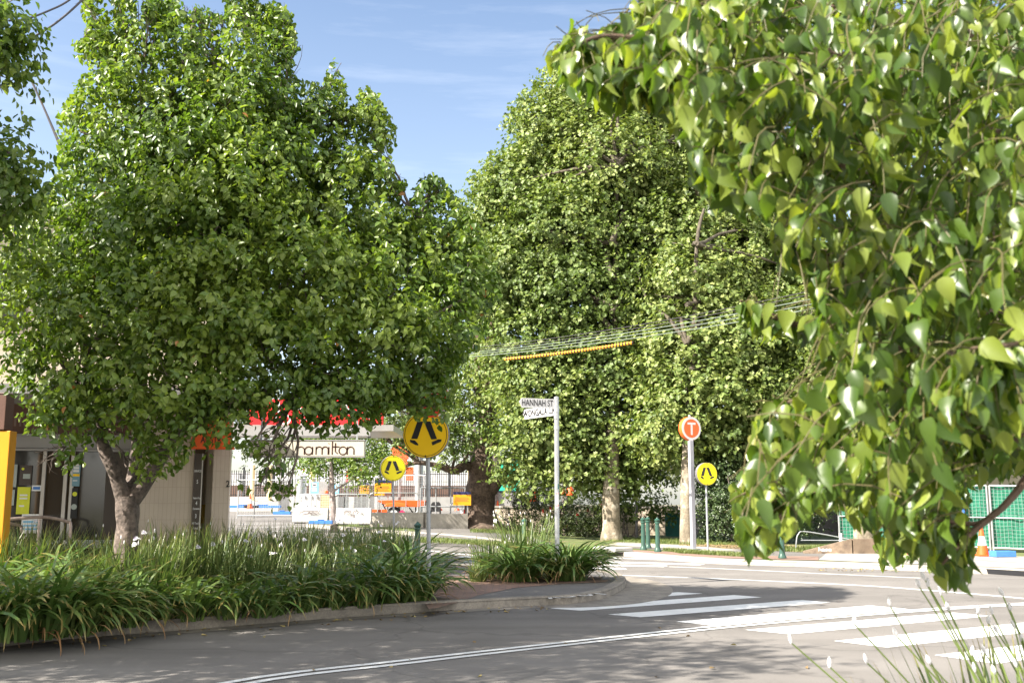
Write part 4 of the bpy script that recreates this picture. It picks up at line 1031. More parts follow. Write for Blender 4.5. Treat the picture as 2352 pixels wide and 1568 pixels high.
# poles
def pole(name, label, u, v0, v1, Y, r, m, group=None, cat='post'):
    a = at(u, v0, Y); b = at(u, v1, Y); b.x = a.x; t = thing(name, label, cat, a, group); k = MB(); k.tube([a, b], r, 12); k.build('pole', m, t, smooth=True)
    k = MB(); k.box(a + UP * .02, (r * 4, r * 4, .04)); k.build('base_plate', m, t); return t
pole('lamp_post', 'thick grey lamp post beyond the large amber sign', 961, 1196, 820, 55, .22, M['galv'])
pole('lamp_post', 'grey lamp post behind the hanging name board', 690, 1165, 985, 70, .32, M['galv'])
GP = 'cream posts of the railway fence'
for u, lab in ((578, 'cream post nearest the corner pier behind pear twigs'), (538 + 80, 'cream post behind the drooping pear twigs'), (694 + 22, 'cream post beside the grey lamp post'), (1061 + 18, 'cream post beside the dark fig trunk')):
    pole('fence_post', lab, u, 1150, 1068, 71, .17, M['cream'], GP)
pole('marker_post', 'short red marker post with a white band beside the fig trunk', 1063, 1212, 1170, 47.5, .09, M['red'])
k = MB(); q = at(1062.6, 1178, 47.5); k.tube([q, q + UP * .2], .096, 12); o = k.build('reflective_band', M['signwhite'], None)
o.parent = bpy.data.objects['marker_post']; o.location = -origin_of(bpy.data.objects['marker_post'])
# notices
def notice(label, u0, u1, v0, v1, Y, mats, rows, name='works_notice', cat='notice', post=None):
    a, b = at(u0, v1, Y), at(u1, v0, Y); w, h = b.x - a.x, b.z - a.z; c = Vector(((a.x + b.x) / 2, Y, (a.z + b.z) / 2)); t = thing(name, label, cat, Vector((c.x, c.y, a.z)))
    k = MB(); k.m = 0; k.box(c, (w, .05, h))
    for m_, y0, y1, x0, x1 in rows: k.m = m_; k.flat([(w * (x0 - .5), h * (y0 - .5)), (w * (x1 - .5), h * (y0 - .5)), (w * (x1 - .5), h * (y1 - .5)), (w * (x0 - .5), h * (y1 - .5))], c + Vector((0, -.029, 0)), Vector((1, 0, 0)), UP)
    k.build('panel', mats, t)
    if post is not None:
        z0 = post
        for x in (-.3, .3): k = MB(); k.beam((c.x + w * x, Y + .06, z0), (c.x + w * x, Y + .06, c.z), .05); k.build('support', M['galv'], t)
    return t
yn = [M['shopyellow'], M['navy'], M['signwhite'], M['brown']]
rows = [(1, .80, 1.0, 0, 1), (2, .86, .90, .2, .8), (3, .55, .58, .1, .85), (3, .46, .49, .1, .9), (3, .37, .40, .1, .8), (3, .28, .31, .1, .88)]
notice('yellow works notice with a navy header beyond the drooping pear twigs', 826, 848, 1109, 1133, 53.6, yn, rows, post=at(700, 1180, 53.6).z)
notice('yellow works notice with a navy header above the orange trailer', 860, 899, 1102, 1137, 51.5, yn, rows + [(3, .0, .2, .6, 1)], post=at(860, 1190, 51.5).z)
notice('yellow works notice with a navy header touching the fig trunk', 1041, 1082, 1129, 1160, 47, yn, rows, post=at(1041, 1213, 47).z)
bn = [M['ltblue'], M['signwhite'], M['navy']]
rb = [(1, .60, .92, .25, .75), (2, .70, .80, .3, .7), (1, .40, .50, .2, .8), (1, .22, .30, .2, .8)]
notice('blue and white safety sign, the wider one beside the grey fence post', 712, 732, 1107, 1133, 53.7, bn, rb, 'safety_sign', 'sign', post=at(712, 1189, 53.7).z)
notice('pale blue safety sign edging out behind the slim trunk', 768, 779, 1112, 1134, 53.7, bn, rb, 'safety_sign', 'sign', post=at(768, 1189, 53.7).z)
notice('white parking notice on the pole near the drooping twigs', 686, 708, 1071, 1092, 60, [M['signwhite'], M['red'], M['navy']], [(1, .62, .78, .45, .55), (1, .40, .50, .42, .58), (2, .14, .2, .2, .8)], 'white_notice', 'sign', post=H(-10, 60))
notice('tall white notice with small print beside the grey lamp post', 737, 747, 1072, 1108, 60, [M['signwhite'], M['fascia'], M['navy']], [(1, .8, .84, .2, .8), (1, .7, .74, .2, .8), (2, .3, .42, .3, .8), (1, .1, .14, .2, .8)], 'white_notice', 'sign', post=H(-10, 60))
notice('narrow red and white sign above the mesh fence', 1039 - 250, 1050 - 250, 1075 + 2, 1106, 56, [M['signwhite'], M['red'], M['navy']], [(1, .0, .9, .55, 1), (2, .3, .8, .2, .4)], 'red_notice', 'sign', post=H(-9, 56))
# water filled barrier and box
k = MB(); a, b = at(683 + 182 - 1, 1174, 55), at(738, 1174, 55)
c = at(712 + 3, 1174, 55)
t = thing('water_barrier', 'moulded white plastic water filled barrier with slots', 'barrier', c); k = MB(); hgt = at(712, 1134, 55).z - c.z
k.prism([(-.28, 0), (-.28, .22), (-.16, hgt * .55), (-.16, hgt), (.16, hgt), (.16, hgt * .55), (.28, .22), (.28, 0)], c, Vector((0, 1, 0)), UP, 1.15); k.build('body', M['white'], t, bevel=.03)
k = MB()
for x in (-.3, .05, .35): k.box(c + Vector((x, -.18, hgt * .80)), (.05, .06, .16))
for x in (-.2, .2): k.box(c + Vector((x, -.28, hgt * .35)), (.05, .06, .06))
k.build('slot', M['rim'], t)
c = at(757 - 8, 1174, 54.5); t = thing('cream_cabinet', 'cream roadside cabinet with a grey panel above it beside the slim trunk', 'cabinet', c); hgt = at(750, 1135, 54.5).z - c.z
k = MB(); k.box(c + UP * hgt * .5, (.55, .5, hgt)); k.build('case', M['cream'], t, bevel=.02); k = MB(); k.box(c + UP * (hgt + .30) - Vector((.25, -.1, 0)), (.55, .06, .75)); k.build('grey_panel', M['fascia'], t)
k = MB(); k.tube([c + UP * hgt, c + UP * (hgt + .2)], .10, 10); k.build('lamp', M['orange'], t)
# cones
def cone0(scale=1.0):
    t = thing('traffic_cone', 'x', 'traffic cone', (0, 0, 0), 'orange traffic cones'); k = MB(); k.box((0, 0, .02), (.40, .40, .04)); k.build('base', M['oranges'], t, bevel=.01)
    k = MB(); k.lathe([(.165, .04), (.125, .30)], n=18); k.lathe([(.078, .56), (.035, .90), (.03, .91)], n=18); k.build('cone', M['oranges'], t, smooth=True)
    k = MB(); k.lathe([(.126, .30), (.079, .56)], n=18); k.build('white_sleeve', M['signwhite'], t, smooth=True); return t
c0 = cone0(); q = gnd(2258, 1276, .125); c0.location = q; c0["label"] = 'tall orange cone with a white sleeve before the green fence beside a blue foot'
q = gnd(2072, 1272, .125); dup(c0, q, .4, 'orange cone with a white sleeve peeping between hanging pear leaves')
q = at(574, 1168, 61); dup(c0, q, .2, 'small plain orange cone far off near the tiled corner pier')
# orange sign backs
k = MB(); c = at(920, 1058, 58); w = at(936, 1058, 58).x - at(902, 1058, 58).x
k.box(c + Vector((-.05, 0, .2)), (w, .12, 1.25)); k.box(c + Vector((w * .62, .05, -.72)), (w * .5, .1, .75))
for i in range(4): k.tube([c + Vector((-w * .52, -.02, .62 - i * .36)), c + Vector((-w * .52, .10, .62 - i * .36))], .13, 10)
for i in range(3): k.box(c + Vector((w * .42, -.02, .55 - i * .36)), (.2, .14, .2))
k.beam(c + Vector((0, .1, -2.6)), c + Vector((0, .1, .2)), .09)
tag(k.build('orange_sign_rack', mat('dull_orange', (.62, .10, .03), .6, .1, 5), None, bevel=.02), 'stacked orange sign backs on a post behind the thin crossing sign', 'sign rack')
# orange trailer
c = at(925, 1192, 51.8); t = thing('works_trailer', 'small orange works trailer with one tyre in view behind the barriers', 'trailer', c)
k = MB(); s3 = .022
def tp(u, v): return at(u, v, 51.8)
k.prism([(p.x - c.x, p.z - c.z) for p in (tp(874, 1152), tp(898, 1163), tp(975, 1164), tp(982, 1149), tp(905, 1148), tp(870, 1149))], c, Vector((1, 0, 0)), UP, 1.3); k.build('tray', M['oranges'], t, bevel=.02)
k = MB(); k.prism([(p.x - c.x, p.z - c.z) for p in (tp(888, 1163), tp(892, 1156), tp(915, 1153), tp(935, 1156), tp(940, 1163))], c + Vector((0, -.8, 0)), Vector((1, 0, 0)), UP, .3); k.build('mudguard', M['orange'], t, bevel=.02)
k = MB(); w_ = tp(893, 1182) + Vector((.35, -.75, .05)); k.lathe([(.05, -.1), (.30, -.1), (.36, -.06), (.36, .06), (.30, .1), (.05, .1)], w_, 22, Matrix.Rotation(R(90), 3, 'X')); wh = k.build('wheel', M['rubber'], t, smooth=True)
k = MB(); k.lathe([(.03, -.115), (.20, -.115), (.21, -.05), (.03, -.05)], w_ - Vector((0, .0, 0)), 18, Matrix.Rotation(R(-90), 3, 'X')); k.build('hub', M['signwhite'], wh)
for pts in ((tp(876, 1150), tp(885, 1168)), (tp(885, 1168), tp(885, 1195)), (tp(940, 1165), tp(962, 1195)), (tp(955, 1164), tp(955, 1194))): k = MB(); k.beam(pts[0], pts[1], .06); k.build('leg', M['black'], t)
k = MB(); k.box(tp(866, 1173), (1.1, .4, .14)); k.build('bumper', M['oranges'], t)
k = MB(); k.prism([(0, 0), (.22, .18), (.42, .02), (.2, -.2)], tp(918, 1178) + Vector((0, -1.0, 0)), Vector((1, 0, 0)), UP, .05); tag(k.build('cloth', M['magenta'], None), 'magenta cloth scrap hanging on the barrier rail by the trailer', 'cloth')
# plastic chair
c = at(1000, 1196, 49.5); t = thing('plastic_chair', 'dark green plastic chair beside the large sign pole', 'chair', c)
for x in (-.22, .22):
    for y in (-.2, .2): k = MB(); k.tube([c + Vector((x * 1.15, y * 1.1, 0)), c + Vector((x, y, .45))], .025, 6); k.build('leg', M['rubber'], t)
k = MB(); k.box(c + UP * .46, (.5, .48, .04)); k.build('seat', M['rubber'], t, bevel=.015); k = MB()
for x in (-.24, .24): k.tube(smooth_line([c + Vector((x, -.2, .45)), c + Vector((x, -.2, .66)), c + Vector((x, .1, .68)), c + Vector((x, .2, .68))], 4), .022, 6)
k.build('armrest', M['rubber'], t); k = MB(); k.prism([(-.25, .46), (-.23, .80), (-.15, .9), (.15, .9), (.23, .80), (.25, .46)], c + Vector((0, .24, 0)), Vector((1, 0, 0)), UP, .03); k.build('backrest', M['rubber'], t)
# road studs
kk = None
for i, u in enumerate((760, 786, 812, 836, 1010, 1050)):
    q = at(u, 1172, 58); k = MB(); k.lathe([(.16, 0), (.13, .10), (.0, .16)], q, 10)
    tag(k.build('lane_marker', M['oranges'], None, smooth=True), 'small orange lane marker dome on the closed far road', 'lane marker', 'orange lane marker domes')
# green shed with yellow notice beyond the fig
c = at(1148, 1130, 66); t = thing('site_shed', 'bright green site shed with a yellow notice behind the fig trunk', 'shed', c)
k = MB(); k.box(c + UP * .95, (2.7, 2.4, 1.9)); k.build('wall', mat('shed_green', (.03, .42, .27), .5, .08, 3), t); k = MB(); k.box(c + UP * 1.95, (2.9, 2.6, .08)); k.build('roof', M['teal'], t)
k = MB(); q = at(1137, 1100, 64.78); k.box(q, (.85, .04, .62)); k.box(q + UP * .36, (.86, .05, .06)); k.build('notice', M['shopyellow'], t)
c = at(1158, 1165, 60); t = thing('grey_hoarding', 'plain light grey hoarding with a dark top rail behind the fig trunk', 'hoarding', c)
k = MB(); k.box(c + UP * .45, (2.2, .08, .9)); k.build('panel', M['fascia'], t); k = MB(); k.box(c + UP * .93, (2.25, .12, .07)); k.build('top_rail', M['navy'], t)
for u, v, s_ in ((1137, 1154, .5), (1225, 1142, .5), (1228, 1127, .3), (1293, 1130, .34), (1310, 1128, .5)):
    q = at(u, v, 60); k = MB(); k.lathe([(.30 * s_ * 1.6, -.5 * s_), (.26 * s_ * 1.6, .2 * s_), (.1 * s_, .7 * s_)], q, 10); tag(k.build('works_drum', M['oranges'], None, smooth=True), 'orange safety drum glimpsed under the plane tree leaves', 'safety drum', 'orange safety drums on the upper level')
wall('upper_white_wall', 'pale low wall on the upper level behind the stone block wall', [(1085, 1166, 64), (1560, 1166, 62)], -.4, .16, .3, M['concrete'])
t = thing('stair_rail', 'black sloping stair rails beside the fig trunk base', 'handrail', at(1150, 1210, 51)); k = MB()
for dv in (0, 14): k.tube([at(1128, 1172 + dv, 51.2), at(1200, 1216 + dv, 50.2)], .03, 6)
k.build('rail', M['black'], t)
for u, v in ((1140, 1180), (1190, 1211)): k = MB(); k.tube([at(u, v + 36, 50.8), at(u, v, 50.8)], .03, 6); k.build('post', M['black'], t)
# green door and board in the block wall
k = MB(); a = at(1555, 1240, 49.5); k.box(at(1553, 1206, 49.6), (1.05, .08, at(1553, 1178, 49.6).z - at(1553, 1234, 49.6).z)); tag(k.build('metal_gate', M['teal'], None), 'plain teal metal gate panel between the block wall and a pale trunk', 'gate')
# thin posts and sapling by the wall
pole('thin_post', 'thin dark post in front of the stone block wall', 1463, 1248, 1122, 47, .06, M['rim'])
pole('thin_post', 'thin grey post beside the red flowered bush', 1300, 1238, 1150, 49, .05, M['pole'])
k = MB(); k.box(at(1222, 1228, 45.5) + UP * .3, (.08, .08, .75)); tag(k.build('garden_stake', M['posttan'], None), 'short orange brown stake under the red flowered bush', 'stake')
# low graffiti wall and ramp rail on the far pavement
a, b = gnd(1848, 1270, .115), gnd(1960, 1271, .115); c2 = gnd(2100, 1270, .115)
t = thing('low_wall', 'low brown concrete kerb wall with scrawled white letters', 'wall', a); k = MB()
for p0, p1, h0, h1 in ((a, b, .06, .44), (b, c2, .44, .46)):
    d = p1 - p0; ax = d.normalized(); k.prism([(0, 0), (d.length, 0), (d.length, h1), (0, h0)], p0 + Vector((0, .15, 0)), ax, UP, .3)
    k.m = 0
k.build('wall_body', mat('stained_wall', (.20, .15, .105), .85, .2, 3, bump=.2, bscale=30, stain=(.07, .05, .04), sscale=2.5, slo=.45, shi=.7), t)
k = MB(); q = a.lerp(b, .42) + Vector((0, -.006, .12)); k.text("hase", q, (b - a).normalized(), UP, .17, 1.3); k.build('graffiti', M['paint_worn'], t)
t = thing('ramp_rail', 'white tube ramp rail behind the low graffiti wall', 'handrail', gnd(1832, 1262, .12)); yR = gnd(1832, 1262, .12).y; k = MB()
k.tube(smooth_line([at(1828, 1260, yR), at(1830, 1236, yR), at(1834, 1226, yR), at(1845, 1220, yR), at(1900, 1228, yR), at(1975, 1243, yR), at(2040, 1252, yR)], 5), .022, 8); k.build('rail', M['galv'], t, smooth=True)
k = MB(); k.tube([at(1840, 1240, yR + .3), at(1990, 1241, yR + .3)], .02, 6); k.build('lower_rail', M['pole'], t, smooth=True)
k = MB(); k.box(at(1931, 1243, yR), (.09, .06, .55)); k.build('post', M['white'], t)
# green screened works fence
Gs = 'green screened fence panels by the far pavement'
for lab, q in (('green screened fence panel with a tall orange cone before it', (2102, 1263, 34.2, 2276, 1268, 33.2)), ('green screened fence panel running out past the cone and blue foot', (2283, 1268.5, 33.1, 2470, 1276, 32)),
               ('shaded green fence panel behind hanging pear leaves', (1930, 1260, 35.2, 2098, 1263, 34.3))):
    mesh_panel(lab, *q, 2.1, Gs, .11, M['shade'], True)
q = gnd(2303, 1278, .125); tag(box_thing('plastic_block', 'light blue fence foot beside the tall orange cone', 'fence foot', [M['blue'], M['navy']], [(0, q + UP * .085, (.62, .36, .17), R(8)), (1, q + UP * .09 + Vector((-.2, -.17, 0)), (.09, .03, .09), R(8)), (1, q + UP * .09 + Vector((-.06, -.16, 0)), (.09, .03, .09), R(8))], 'blue plastic fence feet', .015))
notice('white and blue printed safety board on the green fence behind leaves', 2168, 2213, 1133, 1186, 33.4, [M['signwhite'], M['navy'], M['blue']], [(1, .82, 1.0, 0, 1), (2, .0, .82, .86, 1), (2, .3, .5, 0, .3), (1, .62, .66, .2, .7), (1, .52, .56, .4, .7), (1, .3, .34, .4, .8)], 'safety_sign', 'sign')
q = at(2230, 1100, 44); t = thing('far_building', 'low beige building with a pale flat roof behind the green fence', 'building', (q.x + 4, 47, .1)); k = MB(); k.box((q.x + 5, 49, 1.9), (16, 8, 3.6)); k.build('wall', M['render'], t); k = MB(); k.box((q.x + 5, 49, 3.8), (16.8, 8.8, .22)); k.build('roof', M['fascia'], t)
for i in range(4): k = MB(); k.box((q.x - 1 + i * 3.4, 44.98, 1.7), (1.7, .06, 1.5)); k.build('window', M['glass'], t)

# ------------------------------------------------------------------ overhead wires
def wire(name, label, pts, r, m, cat='cable', group=None, n=6):
    P = [at(*q) for q in pts]; k = MB(); k.tube(smooth_line(P, 8), r, n); return tag(k.build(name, m, None, smooth=True), label, cat, group)
GC = 'overhead street cables'
for i, (vl, vr, m_, lab) in enumerate(((806, 668, 'cabledark', 'topmost thin cable of the overhead bundle before the plane trees'), (812, 676, 'cabledark', 'second cable from the top of the overhead bundle'), (816, 687, 'cable', 'middle pale cable of the overhead bundle'),
                                       (820, 699, 'cable', 'pale cable just above the lowest one in the overhead bundle'), (825, 710, 'cable', 'lowest pale cable of the overhead bundle, above the striped sleeve'))):
    pts = [(u, vl + (vr - vl) * (.0 + ((u - 960) / 900) ** 1.45) if u > 960 else vl + 3, 38 - 16 * (u - 940) / 960) for u in (940, 1000, 1080, 1200, 1350, 1500, 1650, 1780, 1900)]
    pts.append((2060, vr - 52 + i * 3, 20)); wire('overhead_cable', lab, pts, .011 if i > 1 else .009, M[m_], group=GC)
k = MB(); P = smooth_line([at(1160, 824.5, 34.2), at(1250, 815.5, 32.8), at(1350, 802.5, 31.1), at(1456, 786.5, 29.4)], 12); n = 44
cum = [0]
for a, b in zip(P[:-1], P[1:]): cum.append(cum[-1] + (b - a).length)
def along(s):
    s *= cum[-1]
    for i in range(len(P) - 1):
        if cum[i + 1] >= s: return P[i].lerp(P[i + 1], (s - cum[i]) / max(cum[i + 1] - cum[i], 1e-6))
    return P[-1]
for i in range(n * 2):
    k.m = i % 2; k.tube([along(i / (2 * n)), along((i + 1) / (2 * n))], .047, 8, cap=False)
tag(k.build('cable_sleeve', [mat('sleeve_orange', (.85, .36, .02), .5, .05, 5), M['black']], None, smooth=True), 'orange and black striped sleeve on the lowest overhead cable', 'cable sleeve')
wire('service_wire', 'upper curved wire over the near pear branch against the sky', [(20, 48, 12), (60, 44, 12.2), (110, 26, 12.5), (160, 0, 12.8), (230, -60, 13.2)], .014, M['cabledark'], 'wire')
wire('service_wire', 'lower curved wire between the two pear crowns against the sky', [(40, 112, 12), (80, 84, 12.3), (130, 52, 12.6), (185, 4, 12.9), (240, -60, 13.2)], .014, M['cabledark'], 'wire')
wire('service_wire', 'straight thin wire dropping behind the pear crown', [(40, 120, 24), (75, 190, 24), (118, 290, 24), (150, 370, 24)], .022, M['cabledark'], 'wire')
wire('service_wire', 'second straight wire dropping just before the pear crown edge', [(55, 150, 24), (95, 235, 24), (132, 318, 24), (160, 380, 24)], .026, M['cabledark'], 'wire')

# ------------------------------------------------------------------ trees
def lobes_px(rows):
    """(u, v, ru, rv, Y[, depth radius]) -> ellipsoid lobes in the place"""
    out = []
    for r in rows:
        u, v, ru, rv, Y = r[:5]; c = at(u, v, Y); s = (c - Vector((0, 0, CAMZ))).length / F
        s = ray(u, v); s = (Y / s.y) / F
        rx, rz = ru * s, rv * s; ry = r[5] if len(r) > 5 else 0.5 * (rx + rz) * 0.9
        out.append((c, (rx, ry, rz)))
    return out
def tree(name, label, group, base, trunk, extra, fork, lobes, leafm, barkm, n, leaf, ratio, limbr=.06, sub=4, shape='oval', branch=True, limbm=None, flute=(.05, 3), **kw):
    t = thing(name, label, 'tree', base, group); mb = MB()
    def smooth_tube(pts, rad, n_=12):
        sp = smooth_line(pts, 5); rr = []
        for i in range(len(sp)):
            x = i / 5; k = min(int(x), len(rad) - 2); rr.append((rad[k] + (rad[k + 1] - rad[k]) * (x - k)) * (1 + .05 * math.sin(i * .9 + rad[0] * 50)))
        mb.tube(sp, rr, n_, flute=flute if n_ > 12 else None)
    smooth_tube(*trunk, 28)
    if limbm: mb.build('trunk', barkm, t, smooth=True); mb = MB()
    for p, r in extra: smooth_tube(p, r, 9)
    if branch:
        for c, r in lobes:
            f = min(fork, key=lambda q: (q - c).length + max(0, q.z - c.z) * 2)
            pts = limb(mb, f, c, limbr, limbr * .35, 7, .10)
            for _ in range(sub):
                d = Vector(tuple(rnd_unit(1)[0])); e = c + Vector((d.x * r[0], d.y * r[1], d.z * r[2])) * .9
                q = limb(mb, pts[random.randint(3, len(pts) - 1)], e, limbr * .34, limbr * .10, 5, .12, seg=5)
                for _ in range(2): limb(mb, q[random.randint(2, 4)], q[3] + Vector(tuple(rnd_unit(1)[0])) * min(r) * .6, limbr * .14, limbr * .05, 4, .1, seg=4)
    mb.build('limbs' if limbm else 'trunk', limbm or barkm, t, smooth=True)
    P, D, N, Lf, Wd, var = crown_leaves(lobes, n, leaf, ratio, **kw)
    me = leaf_mesh("crown", P - np.array(tuple(base)), D, N, Lf, Wd, var=var, shape=shape); link("crown", me, leafm, t)
    return t
PEAR = [(135, 323), (139, 244), (160, 225), (184, 180), (214, 162), (177, 143), (165, 102), (199, 90), (192, 56), (186, -40), (228, -40), (245, 40), (259, 92), (262, 60), (250, -40), (301, -40), (312, 40), (322, 78), (329, 15), (336, -10), (360, -4), (405, 4), (421, 30), (432, 40), (451, 19), (481, 21), (493, 36), (523, 36), (511, 0), (519, -40),
        (598, -40), (598, 15), (624, 6), (662, 23), (675, 68), (683, 113), (669, 143), (677, 184), (714, 188), (743, 205), (752, 167), (767, 135), (784, 180), (799, 218), (794, 259), (808, 248), (831, 205), (859, 207), (881, 248), (914, 297), (908, 331), (895, 361), (906, 406), (932, 425), (916, 462), (936, 481), (959, 421), (985, 405), (1003, 408),
        (1020, 418), (1045, 450), (1090, 500), (1120, 570), (1152, 640), (1150, 680), (1120, 720), (1125, 760), (1100, 800), (1062, 830), (1050, 890), (1040, 930), (1020, 985), (985, 972), (955, 965), (930, 932), (880, 962), (860, 990), (800, 1006), (760, 1000), (700, 1008), (655, 1015), (655, 1060), (676, 1105), (690, 1165), (660, 1192), (600, 1165),
        (545, 1140), (540, 1110), (580, 1080), (586, 1045), (545, 1030), (520, 1060), (480, 1062), (455, 1022), (440, 1050), (420, 1074), (380, 1100), (330, 1125), (296, 1100), (296, 1060), (260, 1024), (225, 1004), (200, 1044), (160, 1110), (118, 1100), (128, 1050), (160, 1014), (110, 1012), (62, 1000), (38, 968), (48, 930), (20, 905), (-60, 890), (-160, 800), (-160, 560), (30, 500), (100, 440), (130, 400)]
PLANE = [(985, 1240), (1000, 700), (1030, 520), (1019, 440), (1066, 408), (1086, 395), (1122, 353), (1149, 327), (1147, 277), (1166, 247), (1186, 230), (1206, 203), (1219, 163), (1249, 150), (1262, 120), (1296, 97), (1350, 80), (1420, 62), (1490, 90), (1540, 150), (1575, 230), (1605, 290), (1655, 325), (1720, 395), (1800, 470), (1880, 560), (2060, 610), (2060, 1240)]
GPEAR = 'glossy leaved street pear trees'
# big pear in the bed
Yp = 14.4; bp_ = gnd(290, 1399, .13); bp_ = Vector((at(290, 1215, Yp).x, Yp, .1))
T = lambda u, v, d=0.0: at(u, v, Yp + d)
trunk = ([bp_ - UP * .1, T(291, 1240), T(294, 1190), T(292, 1140)], [.21, .155, .150, .165])
extra = [([T(288, 1150), T(266, 1090, -.1), T(240, 1030, -.15), T(224, 975, -.1), T(200, 850), T(190, 700, .1), T(230, 480, .2), T(235, 200, .3)], [.12, .095, .085, .075, .06, .045, .03, .012]),
         ([T(302, 1150), T(345, 1090, .1), T(392, 1010, .2), T(432, 925, .3), T(500, 760, .4), T(600, 560, .5), T(640, 330, .6), T(640, 120, .6)], [.12, .10, .09, .08, .06, .045, .03, .012]),
         ([T(296, 1150), T(312, 1060, .3), T(318, 930, .4), T(320, 760, .4), T(310, 600, .3), T(340, 380, .2), T(420, 150, .2), T(450, 20, .2)], [.11, .085, .075, .065, .055, .045, .03, .012]),
         ([T(240, 1030), T(190, 940, -.6), T(160, 860, -.9), T(90, 760, -.9)], [.07, .055, .04, .015]),
         ([T(400, 1000, .2), T(520, 940, -.3), T(700, 860, -.5), T(880, 790, -.4), T(1040, 700, 0)], [.08, .06, .045, .03, .012]),
         ([T(500, 760, .4), T(680, 640, .6), T(840, 560, .7), T(960, 500, .7)], [.05, .04, .03, .012])]
fork = [T(224, 975), T(200, 850), T(190, 700), T(230, 480, .2), T(432, 925, .3), T(500, 760, .4), T(600, 560, .5), T(640, 330, .6), T(318, 930, .4), T(310, 600, .3), T(340, 380, .2), T(700, 860, -.5), T(880, 790, -.4), T(840, 560, .7), T(960, 500, .7), T(160, 860, -.9)]
lob = lobes_px([(565, 190, 48, 150, 14.6), (520, 260, 60, 150, 14.2), (470, 210, 44, 160, 15.0), (415, 240, 48, 150, 14.4), (340, 190, 46, 160, 14.5), (290, 270, 50, 120, 14.0), (225, 235, 46, 110, 14.4), (425, 370, 130, 120, 13.8), (250, 410, 100, 110, 14.1), (180, 300, 30, 60, 14.5), (655, 210, 38, 150, 15.0), (610, 300, 50, 140, 14.4), (640, 400, 90, 110, 14.4), (560, 390, 70, 110, 13.7),
                (735, 320, 48, 110, 14.9), (800, 340, 46, 100, 15.0), (865, 340, 44, 110, 15.2), (760, 250, 36, 60, 15.0), (890, 420, 36, 70, 15.1), (740, 480, 150, 130, 14.6), (500, 520, 190, 150, 13.6), (300, 560, 170, 140, 13.6), (130, 560, 130, 150, 14.2), (70, 690, 120, 130, 13.6),
                (980, 500, 85, 80, 15.2), (1050, 560, 85, 110, 15.2), (1085, 670, 60, 95, 15.0), (900, 620, 150, 120, 14.6), (990, 760, 115, 110, 14.2), (700, 660, 190, 130, 13.6), (480, 720, 200, 130, 13.2), (250, 740, 180, 130, 13.2),
                (850, 770, 160, 100, 13.6), (620, 830, 190, 100, 13.2), (390, 870, 180, 100, 13.0), (160, 870, 150, 100, 13.4), (145, 855, 80, 55, 13.6), (760, 895, 140, 75, 13.4), (985, 905, 56, 38, 14.2), (1000, 950, 52, 30, 14.3), (985, 900, 50, 36, 14.4), (940, 925, 36, 24, 14.0), (820, 925, 80, 32, 13.6), (890, 935, 50, 28, 13.8), (760, 930, 50, 22, 13.4), (930, 870, 90, 70, 14.0), (510, 925, 105, 52, 13.0), (400, 965, 100, 55, 13.2),
                (210, 950, 110, 50, 13.4), (135, 980, 55, 30, 13.2), (625, 1015, 46, 32, 12.9), (500, 962, 56, 28, 13.1), (120, 1055, 48, 36, 12.8), (1000, 875, 55, 45, 14.6), (1055, 800, 45, 50, 14.8), (380, 1045, 62, 34, 13.4), (320, 1085, 38, 26, 13.4), (585, 1020, 48, 30, 12.9),
                (500, 620, 260, 260, 15.9), (300, 500, 200, 260, 16.0), (720, 560, 220, 220, 16.2), (450, 420, 170, 150, 16.2), (920, 660, 160, 160, 16.2),
                (205, 20, 30, 100, 14.5), (275, 20, 34, 110, 14.6), (360, 20, 50, 80, 14.9), (430, 60, 60, 60, 14.8), (555, 0, 46, 90, 15.0), (640, 60, 50, 80, 15.0), (767, 190, 28, 70, 15.0), (850, 260, 50, 70, 15.1), (985, 440, 50, 50, 15.2), (208, 60, 22, 80, 14.5), (228, 130, 34, 70, 14.5), (335, 30, 24, 85, 14.6), (470, 55, 34, 60, 15.0), (430, 40, 16, 50, 15.0), (505, 40, 14, 40, 15.0), (556, 15, 30, 70, 15.2), (600, 80, 20, 50, 15.1), (640, 75, 26, 65, 15.0), (678, 110, 18, 75, 15.0), (585, 30, 14, 40, 15.2), (765, 185, 10, 30, 15.0), (845, 235, 18, 28, 15.1), (600, 1110, 30, 42, 12.9), (652, 1145, 22, 38, 12.9), (620, 1060, 34, 38, 12.9), (1000, 425, 30, 20, 15.2)])
tree('pear_tree', 'big glossy pear tree with a forked trunk rising from the strap leaved bed', GPEAR, bp_, trunk, extra, fork, lob, M['pearleaf'], M['bark'], 150000, .098, .64, limbr=.028, sub=5, K=11, tl=.46, up=.75, droop=.80, nup=.45, bias=.36, spread=.5, var_lobe=.45, gaps=(.75, .75, .9, -.35, .18), mask=(PEAR, 3.5))
